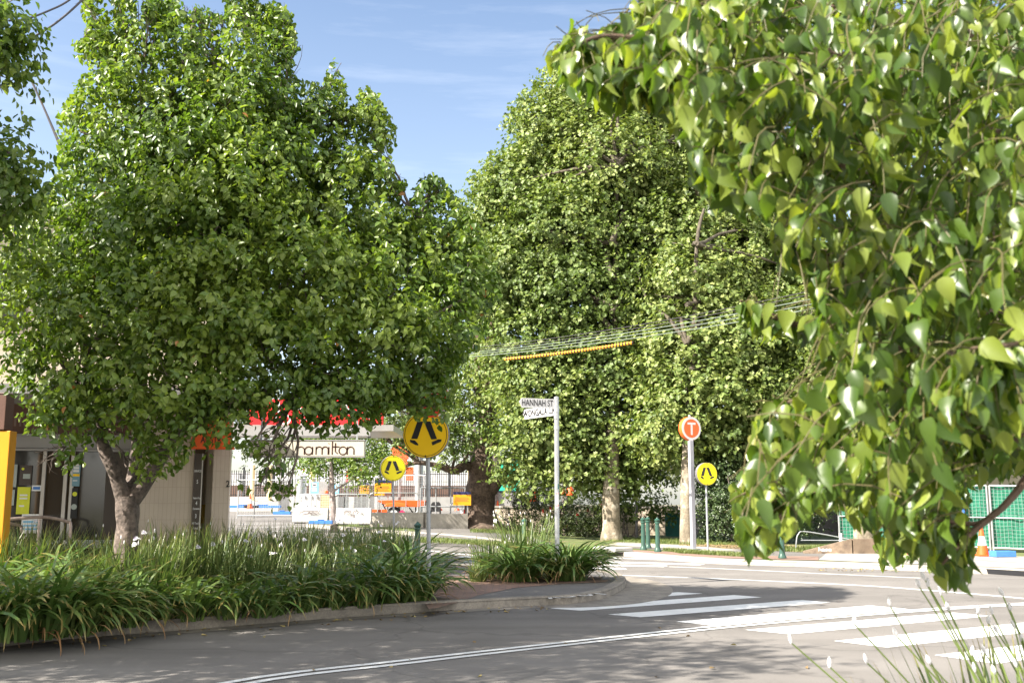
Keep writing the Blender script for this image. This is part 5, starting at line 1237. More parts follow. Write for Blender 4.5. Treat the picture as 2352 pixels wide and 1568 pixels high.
# pear at the frame's edge: its trunk stands outside the view
bq = Vector((-8.7, 10.8, .1)); Tq = lambda x, y, z: Vector((x, y, z))
lobq = [(Vector((-8.8, 9.6, 4.2)), (2.4, 2.2, 1.4)), (Vector((-8.4, 9.4, 6.2)), (2.6, 2.5, 1.8)), (Vector((-8.8, 9.8, 8.2)), (2.1, 2.1, 1.8)), (Vector((-9.0, 9.8, 9.8)), (1.2, 1.3, 1.3)), (Vector((-7.2, 8.2, 4.6)), (1.5, 1.6, 1.2)), (Vector((-7.0, 8.6, 6.6)), (1.3, 1.6, 1.4)),
        (Vector((-6.9, 7.2, 5.4)), (1.6, 1.5, 1.5)), (Vector((-7.0, 7.0, 7.6)), (1.6, 1.5, 1.5)), (Vector((-10.4, 8.4, 5.4)), (1.7, 1.7, 1.7))] + lobes_px([(-10, 40, 60, 90, 10.1), (-5, 140, 58, 90, 10.2), (0, 420, 80, 100, 10.5), (-20, 50, 70, 100, 10.2), (0, 130, 62, 90, 10.3), (10, 400, 80, 90, 10.6), (-30, 60, 75, 110, 10.2), (-20, 160, 75, 80, 10.2), (-25, 430, 105, 130, 10.6), (20, 350, 45, 60, 10.6), (-60, 560, 90, 100, 10.6), (45, 420, 40, 60, 10.8)])
tree('pear_tree', 'dark leaved pear whose branch tips enter beside the big pear crown', GPEAR, bq, ([bq - UP * .2, Tq(-8.7, 10.7, 1.5), Tq(-8.7, 10.5, 3.2), Tq(-8.7, 10.0, 6.5), Tq(-8.8, 9.8, 9)], [.24, .19, .16, .09, .03]), [], [Tq(-8.7, 10.5, 3.2), Tq(-8.7, 10.2, 5), Tq(-8.7, 9.9, 7)], lobq, M['pearleaf'], M['bark'], 76000, .09, .66, limbr=.05, sub=4, K=9, tl=.36, up=.4, droop=.85, nup=.45, gaps=(.8, .8, .9, -.6, .3))

# plane trees across the road
GPL = 'tall pale green plane trees behind the far pavement'
def plane(label, u, vb, rad, lobes, n, toplean=(0, 0), tv=150, leaf=.178, masked=True):
    b = gnd(u, vb, .1); Y = b.y; q = lambda du, v, d=0.0: at(u + du, v, Y + d)
    tr = ([b - UP * .1, q(0, vb - 30), q(-1, vb - 100), q(2, 1020)], [rad * 1.35, rad * 1.05, rad * .95, rad * .8])
    ex = [([q(2, 1024), q(6 + toplean[0] * .3, 800, .4), q(toplean[0] * .6, 560, .9), q(toplean[0], tv + 60, 1.2)], [rad * .79, rad * .60, rad * .36, .05])]
    for du, v0, v1, d in ((-70, 900, 640, -.6), (80, 930, 660, .5), (-120, 760, 480, .4), (110, 720, 430, -.5), (-40, 640, 330, -.8), (60, 560, 260, .6)):
        d = abs(d) * .6 + 1.9; v1 = max(v1, tv + 170); v0 = max(v0, v1 + 200); ex.append(([q(0, v0), q(du * .35, v0 - 60, d * .3), q(du * .75, (v0 + v1) / 2, d), q(du, v1, d * 1.6)], [rad * .40, rad * .30, rad * .2, .03]))
    fk = [q(2, 1000), q(5, 850), q(0, 700), q(toplean[0] * .6, 560), q(toplean[0] * .8, 380)]
    lb = lobes_px(lobes)
    return tree('plane_tree', label, GPL, b, tr, ex, fk, lb, M['planeleaf'], M['planebark'], n, leaf, 1.0, limbr=.085, sub=4, shape='lobed', limbm=M['limbbark'], K=9, tl=1.0, up=.25, droop=.25, nup=.95, bias=.34, spread=.6, var_lobe=.4, gaps=(2.0, 2.0, 1.3, -.45, .2), mask=(PLANE, 6) if masked else None)
plane('tallest plane tree, its straight trunk before the stone block wall', 1405, 1243, .36, [(1420, 175, 55, 75, 47), (1350, 250, 90, 95, 46.5), (1475, 270, 100, 110, 47.5), (1270, 340, 85, 110, 46), (1400, 400, 150, 130, 45), (1190, 450, 80, 105, 46), (1530, 430, 120, 120, 48), (1300, 540, 150, 120, 44.5), (1130, 520, 62, 90, 46.5), (1460, 570, 150, 120, 45.5),
      (1180, 640, 110, 110, 45), (1340, 690, 150, 110, 44), (1500, 720, 130, 110, 45), (1110, 640, 55, 90, 47), (1230, 790, 110, 90, 44), (1400, 830, 150, 100, 43.6), (1270, 900, 120, 80, 43.5), (1160, 850, 55, 70, 46), (1420, 960, 150, 90, 43.4, 1.5), (1260, 990, 120, 70, 43.4, 1.4), (1340, 1060, 130, 60, 43.4, 1.2), (1200, 1070, 60, 42, 44, .9), (1440, 1070, 90, 50, 43.6, 1.0), (1230, 265, 45, 70, 46.4), (1300, 200, 50, 60, 47), (1130, 420, 30, 45, 46.5), (1095, 560, 34, 60, 47.5), (1590, 310, 66, 80, 47.5), (1545, 260, 50, 70, 47.5), (1350, 420, 200, 200, 49.5, 2.5)], 225000, (15, 0), 150)
plane('shorter plane tree with a white mottled trunk beside the orange T column', 1577, 1249, .23, [(1620, 480, 85, 110, 45), (1560, 560, 100, 100, 44), (1690, 590, 110, 110, 44), (1610, 680, 140, 110, 42), (1760, 690, 110, 100, 44), (1700, 790, 150, 110, 41.5), (1570, 830, 110, 100, 41.5), (1820, 800, 90, 100, 43), (1640, 920, 150, 90, 40.8), (1780, 930, 120, 90, 41.5), (1540, 990, 90, 70, 41), (1660, 1010, 100, 45, 41), (1860, 900, 80, 90, 43), (1750, 520, 90, 90, 44), (1830, 620, 90, 90, 43), (1690, 450, 70, 70, 45), (1640, 400, 60, 60, 45.5), (1650, 400, 50, 60, 45.5), (1700, 470, 50, 60, 45.5), (1680, 640, 150, 150, 46.5)], 140000, (40, 0), 420)
plane('plane tree seen in scraps between the hanging pear leaves', 1985, 1262, .32, [(1950, 650, 110, 110, 41), (2060, 720, 130, 130, 41), (1900, 760, 100, 110, 41), (2000, 850, 150, 120, 39), (2150, 830, 140, 140, 41), (1930, 940, 110, 80, 39), (2090, 980, 140, 80, 39), (2230, 980, 120, 90, 40), (1860, 620, 60, 60, 43), (2300, 800, 140, 160, 42), (2350, 1000, 120, 70, 41)], 60000, (20, 0), 560, masked=False)
plane('plane tree crown deep behind the hanging pear leaves with a little sky round it', 2420, 1250, .32, [(2200, 600, 130, 120, 50), (2330, 560, 150, 150, 50), (2450, 700, 160, 160, 50), (2280, 720, 120, 120, 50)], 20000, (0, 0), 500, masked=False)

# dark trunked fig and its neighbours
bf = gh(1100, 1213, .11); Yf = bf.y; q = lambda u, v, d=0.0: at(u, v, Yf + d)
trunk = ([bf - UP * .15, q(1100, 1205), q(1100, 1192), q(1101, 1165), q(1103, 1110), q(1106, 1065), q(1112, 1030), q(1122, 960), q(1128, 820), q(1135, 640), q(1120, 480)], [1.35, 1.02, .82, .70, .64, .60, .46, .36, .28, .2, .05])
extra = [([q(1090, 1075), q(1070, 1068, -.5), q(1052, 1078, -1), q(1040, 1080, -1.2), q(1000, 1068, -1.5), q(960, 1062, -1.4), q(925, 1072, -1.2)], [.26, .22, .19, .17, .13, .10, .05]),
         ([q(1120, 1130), q(1140, 1112, -.3), q(1158, 1085, -.4), q(1168, 1060, -.4)], [.36, .26, .2, .1]),
         ([q(1118, 1070), q(1140, 1085, -.6), q(1152, 1098, -.9), q(1166, 1104, -1), q(1180, 1092, -1)], [.28, .22, .22, .14, .06]),
         ([q(1110, 1050), q(1085, 1000, -.4), q(1060, 985, -.6), q(1030, 990, -.8)], [.25, .18, .14, .06]),
         ([q(1112, 1040), q(1140, 1010, -.3), q(1180, 985, -.6), q(1230, 975, -.8)], [.25, .2, .14, .06]),
         ([q(1118, 1000), q(1105, 900, .3), q(1098, 760, .5), q(1110, 600, .5)], [.3, .26, .2, .06]),
         ([q(1116, 980), q(1150, 860, .3), q(1160, 700, .5)], [.26, .2, .06])]
fork = [q(1112, 1030), q(1122, 960), q(1128, 820), q(1030, 990, -.8), q(1040, 1080, -1.2), q(960, 1062, -1.4)]
lob = lobes_px([(925, 945, 60, 45, Yf - 1.5), (1000, 985, 60, 40, Yf - 1.6), (1040, 1010, 50, 40, Yf - 2), (1060, 950, 50, 60, Yf - 1), (955, 1010, 55, 34, Yf - 1.6), (1020, 1060, 36, 22, Yf - 2.2), (895, 990, 36, 26, Yf - 1.2), (1085, 890, 60, 60, Yf), (1100, 1010, 45, 40, Yf - 2), (1150, 960, 50, 50, Yf - 1), (1070, 800, 60, 80, Yf + 1), (1060, 690, 50, 80, Yf + 1), (1180, 1010, 50, 40, Yf - 1.5), (1130, 700, 50, 70, Yf + 1), (1000, 900, 60, 50, Yf), (850, 965, 40, 30, Yf - 1)])
tree('fig_tree', 'old broad tree with a dark fluted trunk and bright yellow green tufts', None, bf, trunk, extra, fork, lob, M['figleaf'], M['figbark'], 17000, .17, .55, limbr=.08, sub=4, K=10, tl=.5, up=.4, droop=.3, nup=.8, bias=.5, var_lobe=.4, flute=(.06, 4), gaps=(1.2, 1.2, .9, -.3, .15))
def simple_tree(name, label, u, vb, Y, rad, vtop, lobes, leafm, barkm, n, leaf, ratio=.55, group=None, lean=0, **kw):
    b = at(u, vb, Y); q = lambda du, v: at(u + du, v, Y); tr = ([b - UP * .2, q(lean * .2, vb - 20), q(lean * .6, (vb + vtop) / 2), q(lean, vtop)], [rad * 1.2, rad, rad * .8, rad * .35])
    lb = lobes_px(lobes); a = dict(K=9, tl=.6, up=.3, droop=.4, nup=.7, bias=.45); a.update(kw)
    return tree(name, label, group, b, tr, [], [q(lean * .6, (vb + vtop) / 2), q(lean, vtop)], lb, leafm, barkm, n, leaf, ratio, limbr=rad * .35, sub=3, **a)
simple_tree('street_tree', 'slim grey trunked street tree between the two white barriers', 768, 1210, 45, .16, 1055, [(770, 1045, 70, 45, 45.5), (835, 1072, 55, 36, 45), (700, 1035, 60, 32, 46), (880, 1055, 45, 36, 46), (810, 1010, 60, 36, 46), (745, 1000, 60, 30, 46), (720, 1070, 40, 24, 45)], M['pearleaf'], M['greybark'], 9000, .13, lean=-8)
GB = 'hazy gum trees beyond the railway'
for lab, u, Y, lb in (('gum tree with a broad crown far behind the hanging name board', 640, 104, [(600, 1010, 120, 60, 104), (700, 985, 110, 70, 105), (560, 930, 130, 80, 106), (690, 900, 120, 80, 107)]),
                      ('gum tree far behind the thin crossing sign', 880, 100, [(880, 1010, 100, 60, 100), (960, 950, 100, 80, 101), (840, 930, 110, 70, 103), (920, 860, 110, 80, 104)]),
                      ('gum tree far behind the fig trunk', 1085, 98, [(1060, 1030, 70, 50, 98), (1110, 960, 90, 80, 99), (1040, 880, 90, 80, 100), (1100, 800, 80, 80, 102), (1080, 700, 60, 90, 102)]),
                      ('gum tree far behind the stone block wall', 1300, 100, [(1250, 1060, 110, 50, 100), (1370, 1040, 120, 60, 101), (1480, 1060, 120, 55, 102)]),
                      ('gum tree far behind the mottled pale trunk', 1640, 96, [(1580, 1060, 120, 60, 96), (1700, 1040, 130, 70, 97), (1820, 1050, 120, 70, 98)]),
                      ('gum tree far behind the green screened fence', 2150, 92, [(1960, 1060, 130, 60, 92), (2100, 1040, 140, 70, 93), (2260, 1050, 140, 70, 94), (2380, 1040, 120, 70, 94)]),
                      ('gum tree far behind the corner shop roof', 420, 104, [(300, 980, 160, 80, 104), (450, 960, 140, 90, 105), (120, 960, 170, 90, 106)])):
    simple_tree('gum_tree', lab, u, 1150, Y, .35, 1000, lb, M['gumleaf'], M['greybark'], 7000, .34, .45, GB)
simple_tree('bare_trunk_tree', 'tall thin grey twiggy tree rising behind the fig', 1128, 1180, 60, .34, 640, [(1120, 700, 50, 60, 60), (1150, 820, 40, 50, 60), (1090, 640, 45, 50, 60), (1170, 900, 36, 40, 60)], M['gumleaf'], M['greybark'], 2600, .22, .45, lean=14)
# shrubs
def shrub(name, label, u, vb, Y, lobes, leafm, n, leaf, ratio, flowers=0, **kw):
    b = at(u, vb, Y); t = thing(name, label, 'shrub', b); mb = MB(); lb = lobes_px(lobes)
    for c, r in lb:
        for _ in range(3): limb(mb, b + Vector((random.uniform(-.3, .3), random.uniform(-.2, .2), -.05)), c + Vector((random.uniform(-.5, .5) * r[0], random.uniform(-.5, .5) * r[1], random.uniform(0, .6) * r[2])), .035, .008, 5, .12)
    mb.build('stems', M['greybark'], t, smooth=True)
    a = dict(K=9, tl=.35, up=.5, droop=.2, nup=.6, bias=.36, var_lobe=.4); a.update(kw)
    P, D, N, Lf, Wd, var = crown_leaves(lb, n, leaf, ratio, **a)
    link('foliage', leaf_mesh('foliage', P - np.array(tuple(b)), D, N, Lf, Wd, var=var), leafm, t)
    if flowers:
        for c, r in lb[:flowers]:
            for _ in range(3):
                k = MB(); d = Vector(tuple(rnd_unit(1)[0])); d.y = -abs(d.y); p = c + Vector((d.x * r[0], d.y * r[1], d.z * r[2])) * .98
                for i in range(40):
                    h_ = rnd_unit(1)[0]; a0 = p + Vector((0, 0, random.uniform(-.05, .05))); k.tube([a0, a0 + Vector(tuple(h_)) * .06], .006, 3, cap=False)
                k.build('flower', M['redflower'], t)
    return t
shrub('evergreen_shrub', 'dense dark glossy evergreen shrub behind the yellow disc on the far pavement', 1700, 1248, 40.5, [(1625, 1060, 50, 60, 41.5), (1632, 1130, 45, 70, 40.8), (1645, 1200, 42, 50, 40.5), (1690, 1120, 70, 80, 40.5), (1650, 1180, 50, 66, 40), (1730, 1190, 75, 58, 39.8), (1760, 1110, 60, 80, 41), (1690, 1050, 55, 50, 41.5), (1640, 1100, 40, 60, 41), (1800, 1180, 60, 66, 40), (1850, 1150, 60, 80, 41), (1740, 1040, 60, 50, 42)], M['darkleaf'], 34000, .10, .5)
shrub('bottlebrush_shrub', 'straggly shaded bush with red bottlebrush flowers behind the name pole', 1330, 1238, 48, [(1330, 1175, 60, 40, 48), (1390, 1170, 46, 40, 48), (1260, 1180, 60, 46, 48.5), (1200, 1175, 46, 46, 49), (1300, 1210, 80, 26, 47.8), (1230, 1130, 60, 36, 49), (1180, 1210, 40, 24, 48.6), (1370, 1210, 50, 24, 47.8)], M['bushleaf'], 15000, .13, .28, flowers=3)
shrub('sapling', 'thin bare stemmed sapling before the stone block wall', 1440, 1246, 48.5, [(1436, 1150, 40, 20, 48.5), (1450, 1180, 36, 16, 48.5), (1500, 1165, 50, 26, 48), (1530, 1185, 36, 18, 48)], M['planeleaf'], 1200, .14, .8)
# ------------------------------------------------------------------ the near pear with hanging leaves
POLY = [(1250, 150), (1305, 60), (1385, 70), (1440, 35), (1490, -60), (2700, -200), (2700, 1110), (2352, 1095), (2235, 1120), (2215, 1195), (2238, 1270), (2264, 1330), (2190, 1375), (2110, 1290), (2030, 1315), (1990, 1240), (1930, 1180), (1860, 1195), (1800, 1240), (1765, 1295), (1705, 1300), (1685, 1225), (1680, 1130), (1720, 1050), (1728, 960), (1800, 915), (1885, 890), (1880, 800), (1795, 775), (1750, 800), (1690, 745), (1690, 690), (1760, 705), (1875, 740), (1868, 665), (1785, 615), (1762, 525), (1640, 495), (1590, 425), (1570, 345), (1505, 255), (1420, 275), (1330, 250)]
bn_ = Vector((4.0, 4.0, 0)); tn = thing('near_pear_tree', 'close pear tree with large glossy leaves drooping into view, its trunk outside the picture', 'tree', bn_, GPEAR)
k = MB(); kt = MB(); tb = [bn_ - UP * .1, Vector((3.95, 3.95, 1.4)), Vector((3.85, 3.9, 2.4)), Vector((3.7, 3.8, 3.6)), Vector((3.6, 3.8, 5.5))]
k.tube(smooth_line(tb, 5), [.17 - .004 * i for i in range(21)], 14)
BR = [([(3.85, 3.9, 2.3)], [(2560, 420, 3.6), (2352, 330, 3.4), (2200, 275, 3.2), (2000, 160, 3.1), (1800, 110, 2.9), (1640, 105, 2.8), (1500, 95, 2.7), (1390, 85, 2.65), (1330, 100, 2.6)], .040),
      ([(3.85, 3.9, 2.2)], [(2560, 640, 3.7), (2352, 560, 3.5), (2190, 540, 3.4), (2050, 440, 3.2), (1850, 350, 3.0), (1700, 330, 2.9), (1610, 350, 2.85)], .034),
      ([(3.9, 3.9, 2.0)], [(2560, 800, 3.6), (2300, 730, 3.4), (2100, 660, 3.2), (1960, 610, 3.1), (1840, 560, 3.0), (1780, 540, 2.95)], .028),
      ([(3.9, 3.9, 1.9)], [(2560, 880, 3.4), (2300, 840, 3.2), (2080, 800, 3.0), (1900, 770, 2.9), (1790, 732, 2.85), (1735, 708, 2.83), (1700, 690, 2.8)], .022),
      ([(3.9, 3.9, 1.8)], [(2560, 960, 3.2), (2300, 950, 3.0), (2100, 925, 2.9), (1950, 905, 2.8), (1850, 915, 2.75), (1760, 940, 2.7)], .022),
      ([(3.95, 3.95, 1.5)], [(2480, 960, 2.9), (2380, 1070, 2.8), (2330, 1135, 2.75), (2285, 1180, 2.7), (2240, 1202, 2.7), (2160, 1196, 2.68), (2080, 1205, 2.65)], .0125),
      ([], [(2290, 1175, 2.7), (2230, 1225, 2.68), (2190, 1265, 2.66), (2160, 1300, 2.65)], .008),
      ([(3.9, 3.9, 1.7)], [(2500, 1030, 3.0), (2250, 1010, 2.9), (2050, 1020, 2.8), (1900, 1065, 2.7), (1790, 1105, 2.65), (1705, 1135, 2.6)], .018),
      ([], [(2050, 1020, 2.8), (1930, 1100, 2.65), (1850, 1150, 2.6), (1780, 1195, 2.58), (1715, 1225, 2.55)], .010),
      ([(3.7, 3.8, 3.4)], [(2600, 100, 3.8), (2352, 120, 3.6), (2150, 60, 3.4), (1900, 20, 3.2), (1700, 10, 3.0), (1560, 15, 2.9)], .034),
      ([(3.85, 3.9, 2.1)], [(2560, 700, 2.6), (2420, 760, 2.2), (2330, 790, 2.0), (2230, 800, 1.95)], .016)]
LP, LD = [], []
def hang(p, nl, ln, tilt):
    """a drooping shoot from p with leaves both sides"""
    d = Vector((tilt.x, tilt.y, tilt.z)).normalized(); pts = [p]; q = p.copy()
    for i in range(5): d = (d + Vector((0, 0, -.28)) + Vector(tuple(rng.normal(size=3) * .10))).normalized(); q = q + d * (ln / 5); pts.append(q.copy())
    P0, D0 = [], []
    for i in range(nl):
        s = (i + .6) / nl * 4.99; j = int(s); b = pts[j].lerp(pts[j + 1], s - j); a = rng.normal(size=3); a[2] = 0
        P0.append(tuple(b)); D0.append(tuple(unit(np.array(a) * .55 + np.array(d) * .25 + np.array([0, 0, -.95]))))
    A_ = np.array(P0); uu, vv = project(A_ + np.array(D0) * .06); ok = inpoly(uu, vv, POLY) & (A_[:, 1] > .8)
    if ok.sum() < .6 * nl: return
    last = int(np.nonzero(ok)[0].max() / nl * 4.99) + 2
    kt.tube(pts[:max(last, 2)], [.0019, .0018, .0016, .0014, .0012, .0009][:max(last, 2)], 5)
    for a, b, o_k in zip(P0, D0, ok):
        if o_k: LP.append(a); LD.append(b)
for pre, px_, r0 in BR:
    pts = [Vector(p) for p in pre] + [at(*q_) for q_ in px_]; sp = smooth_line(pts, 8); m = len(sp)
    k.tube(sp, [r0 * (1 - i / (m - 1)) ** .8 + .0022 for i in range(m)], 8)
    L_ = sum((a - b).length for a, b in zip(sp[:-1], sp[1:])); nsh = int(L_ / .075)
    for i in range(nsh):
        s = (m - 1) * (1 - (i / nsh) ** 1.15 * .80); j = min(int(s), m - 2); p = sp[j].lerp(sp[j + 1], s - j); fwd = (sp[j + 1] - sp[j]).normalized()
        hang(p, random.randint(3, 6), random.uniform(.08, .20), fwd * .6 + Vector(tuple(rng.normal(size=3) * .5)))
    for i in range(int(L_ / .035)):
        s = (m - 1) * (1 - (i / (L_ / .035)) * .7); j = min(int(s), m - 2); b = sp[j].lerp(sp[j + 1], s - j); a = rng.normal(size=3); a[2] = 0
        LP.append(tuple(b)); LD.append(tuple(unit(np.array(a) * .5 + np.array([0, 0, -1.0]))))
# deeper shoots fill the crown
nf = 4300; cu = rng.uniform(1250, 2700, nf * 3); cv = rng.uniform(-200, 1300, nf * 3); ok = inpoly(cu, cv, POLY); cu, cv = cu[ok][:nf], cv[ok][:nf]
for u, v in zip(cu, cv):
    edge = min(1, max(0, (u - 1560) / 500)); Yd = 2.5 + rng.random() * (0.7 + 4.2 * edge) if rng.random() > .12 else 2.1 + rng.random() * .6
    if u < 1560: Yd = 2.6 + rng.random() * .5
    hang(at(u, v, Yd), random.randint(5, 8), random.uniform(.16, .34), Vector((-.5, -.2, .1)) + Vector(tuple(rng.normal(size=3) * .5)))
# the crown above the picture, which shades the hanging sprays
LU, DU = [], []
for _ in range(340):
    x_, y_ = random.uniform(-.1, 4.6), random.uniform(1.2, 4.6); c_ = Vector((x_, y_, CAMZ + .56 * y_ + .55 + random.random() * 2.2)); kt.tube([c_, c_ + Vector((-.12, -.05, .02)), c_ + Vector((-.22, -.1, -.06))], [.002, .0016, .001], 4)
    for i in range(9):
        a = rng.normal(size=3); LU.append(tuple(c_ + Vector((-.22, -.1, -.06)) * (i / 9))); DU.append(tuple(unit(np.array([a[0] * .6, a[1] * .6, -.8]))))
LP, LD = np.array(LP), np.array(LD); n = len(LP); LL = .063 * (.60 + .62 * rng.random(n)); mid = LP + LD * (LL * .62)[:, None]
LP = LP + LD * .012
u_, v_ = project(mid); ut, vt = project(LP + LD * LL[:, None]); keep = inpoly(u_, v_, POLY) & (inpoly(ut, vt - 12, POLY)) & (LP[:, 1] > .8); LP, LD, LL = LP[keep], LD[keep], LL[keep]; LP = np.concatenate([LP, np.array(LU)]); LD = np.concatenate([LD, np.array(DU)]); LL = np.concatenate([LL, .068 * (.7 + .5 * rng.random(len(LU)))]); n = len(LP)
NN = rng.normal(size=(n, 3)); NN[:, 2] = np.abs(NN[:, 2]) * .5 + .35; NN[:, 1] -= .35; NN[:, 0] -= .3
var = np.clip(.45 + (rng.random(n) - .5) * .9, 0, .95); var[rng.random(n) < .002] = 1
me = leaf_mesh('crown', LP - np.array(tuple(bn_)), LD, NN, LL, LL * (.50 + .20 * rng.random(n)), fold=.24, curl=.05 + .40 * rng.random(n), var=var, shape='fine'); link('crown', me, M['pearleaf_big'], tn)
k.build('trunk', M['twig'], tn, smooth=True); kt.build('shoots', M['twig_new'], tn, smooth=True)
print('near pear leaves', n)

# ------------------------------------------------------------------ planting
def petal_flower(c, r, tilt):
    k = MB(); M3 = Matrix.Rotation(tilt[0], 3, 'X') @ Matrix.Rotation(tilt[1], 3, 'Y')
    for i in range(6):
        a = R(60 * i); w = .32 if i % 2 == 0 else .20; L = r if i % 2 == 0 else r * .85
        pts = []
        for t, ww, z in ((.05, .05, 0), (.45, w, .10), (.8, w * .9, .10), (1, 0, -.02), (.8, -w * .9, .10), (.45, -w, .10)):
            x, y = t * L, ww * r; pts.append(c + M3 @ Vector((x * math.cos(a) - y * math.sin(a), x * math.sin(a) + y * math.cos(a), z * r)))
        k.m = 0; k.add(pts, [(0, 1, 5), (1, 2, 4, 5), (2, 3, 4)])
    k.m = 1
    for i in range(3):
        a = R(120 * i + 60); k.tube([c + M3 @ Vector((0, 0, .05 * r)), c + M3 @ Vector((.35 * r * math.cos(a), .35 * r * math.sin(a), .35 * r))], .06 * r, 4)
    return k
def clump(name, label, cat, group, base, kind, n, h, spread, flowers=0, buds=0, dead=0.06, faceaz=None, leafm=None):
    t = thing(name, label, cat, base, group); a = rng.uniform(0, 6.283, n); rr = spread * np.sqrt(rng.random(n))
    B = np.stack([rr * np.cos(a), rr * np.sin(a), np.full(n, -.02)], 1); az = a + rng.normal(size=n) * .6
    if kind == 'strap':
        el = R(52) + rng.random(n) * R(34); L = h * (.80 + .60 * rng.random(n)); Wd = .038 + .022 * rng.random(n); dr = 1.1 + 1.2 * rng.random(n); me = blade_mesh('foliage', B, az, el, L, Wd, dr, 8)
        m_ = leafm or M['strap']
    else:
        el = R(66) + rng.random(n) * R(23); L = h * (.62 + .55 * rng.random(n)); Wd = .012 + .011 * rng.random(n); dr = .10 + 1.0 * rng.random(n) ** 1.7; me = blade_mesh('foliage', B, az, el, L, Wd, dr, 6, expo=1.8)
        m_ = leafm or M['blade']
    link('foliage', me, m_, t)
    nd = int(n * dead)
    if nd:
        a = rng.uniform(0, 6.283, nd); B2 = np.stack([spread * .8 * np.cos(a), spread * .8 * np.sin(a), np.zeros(nd)], 1)
        link('dead_leaf', blade_mesh('dead_leaf', B2, a, R(30) + rng.random(nd) * R(40), h * (.5 + .5 * rng.random(nd)), np.full(nd, .02), 1.8 + rng.random(nd), 6), M['deadblade'], t)
    st = MB(); fl = []
    for i in range(flowers + buds):
        a_ = rng.uniform(0, 6.283); b = Vector(base) + Vector((math.cos(a_), math.sin(a_), 0)) * spread * .5; tip = b + Vector((math.cos(a_) * spread * .9, math.sin(a_) * spread * .9, h * rng.uniform(.75, 1.12)))
        st.tube(smooth_line([b, b.lerp(tip, .5) + UP * h * .1, tip], 4), .0045, 5); fl.append((tip, i < flowers))
    if fl:
        st.build('flower_stem', M['stem'], t, smooth=True)
        for tip, op in fl:
            if op: petal_flower(tip, .045, (R(rng.uniform(20, 70)), R(rng.uniform(-40, 40)))).build('flower', [M['petal'], M['mauve']], t)
            else:
                k = MB(); k.lathe([(.003, 0), (.010, .012), (.009, .035), (.002, .055)], tip, 7); k.build('bud', M['petal'], t, smooth=True)
    return t
GA, GD = 'strap leaved lily clumps along the planting bed', 'fine bladed iris clumps in the planting bed'
def bed(u, v): return gnd(u, v, .135)
LABA = 'dark green strap leaved lily clump arching over the kerb of the shaded bed'
for u, v, n, h in ((-60, 1462, 110, .80), (20, 1458, 110, .80), (95, 1452, 110, .80), (165, 1446, 90, .74), (-70, 1446, 110, .72), (30, 1446, 120, .74), (120, 1442, 120, .74), (205, 1434, 110, .70), (285, 1425, 90, .62), (-40, 1408, 110, .80), (70, 1404, 110, .82), (170, 1396, 100, .78), (265, 1392, 90, .70), (-10, 1376, 90, .85), (120, 1368, 90, .80)):
    clump('strap_lily', LABA, 'plant', GA, bed(u, v + 8), 'strap', int(n * 1.15), h * 1.2, .28)
LABB = 'strap leaved lily clump drooping to the kerb near the large amber sign pole'
for u, v, n, h in ((360, 1418, 70, .52), (430, 1416, 60, .48), (520, 1412, 50, .46), (600, 1408, 50, .46), (690, 1396, 70, .54), (760, 1390, 70, .56), (830, 1386, 80, .60), (900, 1380, 90, .64), (955, 1374, 80, .60), (640, 1402, 40, .42), (880, 1352, 80, .70), (945, 1346, 80, .70)):
    clump('strap_lily', LABB, 'plant', GA + ' near the sign', bed(u, v + 4), 'strap', int(n * 1.2), h * 1.5, .24)
LABD = 'dark fine bladed iris clump with white flowers in the shaded bed'
for u, v, n, h, fl, bd in ((225, 1412, 170, 1.0, 1, 1), (290, 1408, 190, 1.08, 1, 2), (350, 1408, 170, 1.0, 1, 2), (60, 1352, 160, 1.2, 1, 1), (-20, 1346, 160, 1.2, 0, 1), (-30, 1384, 150, 1.15, 0, 0), (40, 1384, 150, 1.15, 0, 1), (40, 1318, 150, 1.2, 1, 1), (130, 1352, 160, 1.1, 1, 1), (330, 1392, 150, .92, 0, 2), (400, 1398, 170, .95, 1, 2), (470, 1392, 170, .98, 0, 2), (545, 1392, 170, .95, 1, 2), (610, 1386, 160, .88, 2, 3), (680, 1376, 160, .85, 2, 3), (750, 1372, 150, .82, 1, 4), (820, 1364, 150, .80, 1, 3),
                           (200, 1350, 170, 1.05, 1, 2), (290, 1350, 170, 1.05, 2, 2), (370, 1352, 180, 1.08, 1, 2), (450, 1350, 180, 1.10, 2, 2), (530, 1346, 180, 1.08, 1, 2), (610, 1342, 170, 1.0, 1, 2), (690, 1338, 170, .95, 1, 2), (770, 1334, 170, .92, 2, 2), (850, 1326, 170, .92, 2, 2), (920, 1322, 160, .90, 1, 2),
                           (130, 1322, 150, 1.1, 1, 1), (230, 1318, 150, 1.1, 1, 1), (330, 1316, 150, 1.1, 1, 1), (430, 1316, 150, 1.1, 1, 1), (530, 1312, 150, 1.1, 0, 1), (640, 1306, 150, 1.02, 1, 1), (740, 1302, 150, .98, 2, 1), (830, 1298, 150, .95, 1, 1), (910, 1296, 150, .92, 2, 1), (700, 1284, 140, 1.0, 0, 1), (800, 1280, 140, .98, 1, 1), (880, 1276, 140, .95, 1, 1)):
    clump('iris_clump', LABD, 'plant', GD, bed(u, v), 'iris', int(n * 1.25), h * (.98 if u < 330 else 1.06), .30, fl, bd, .05)
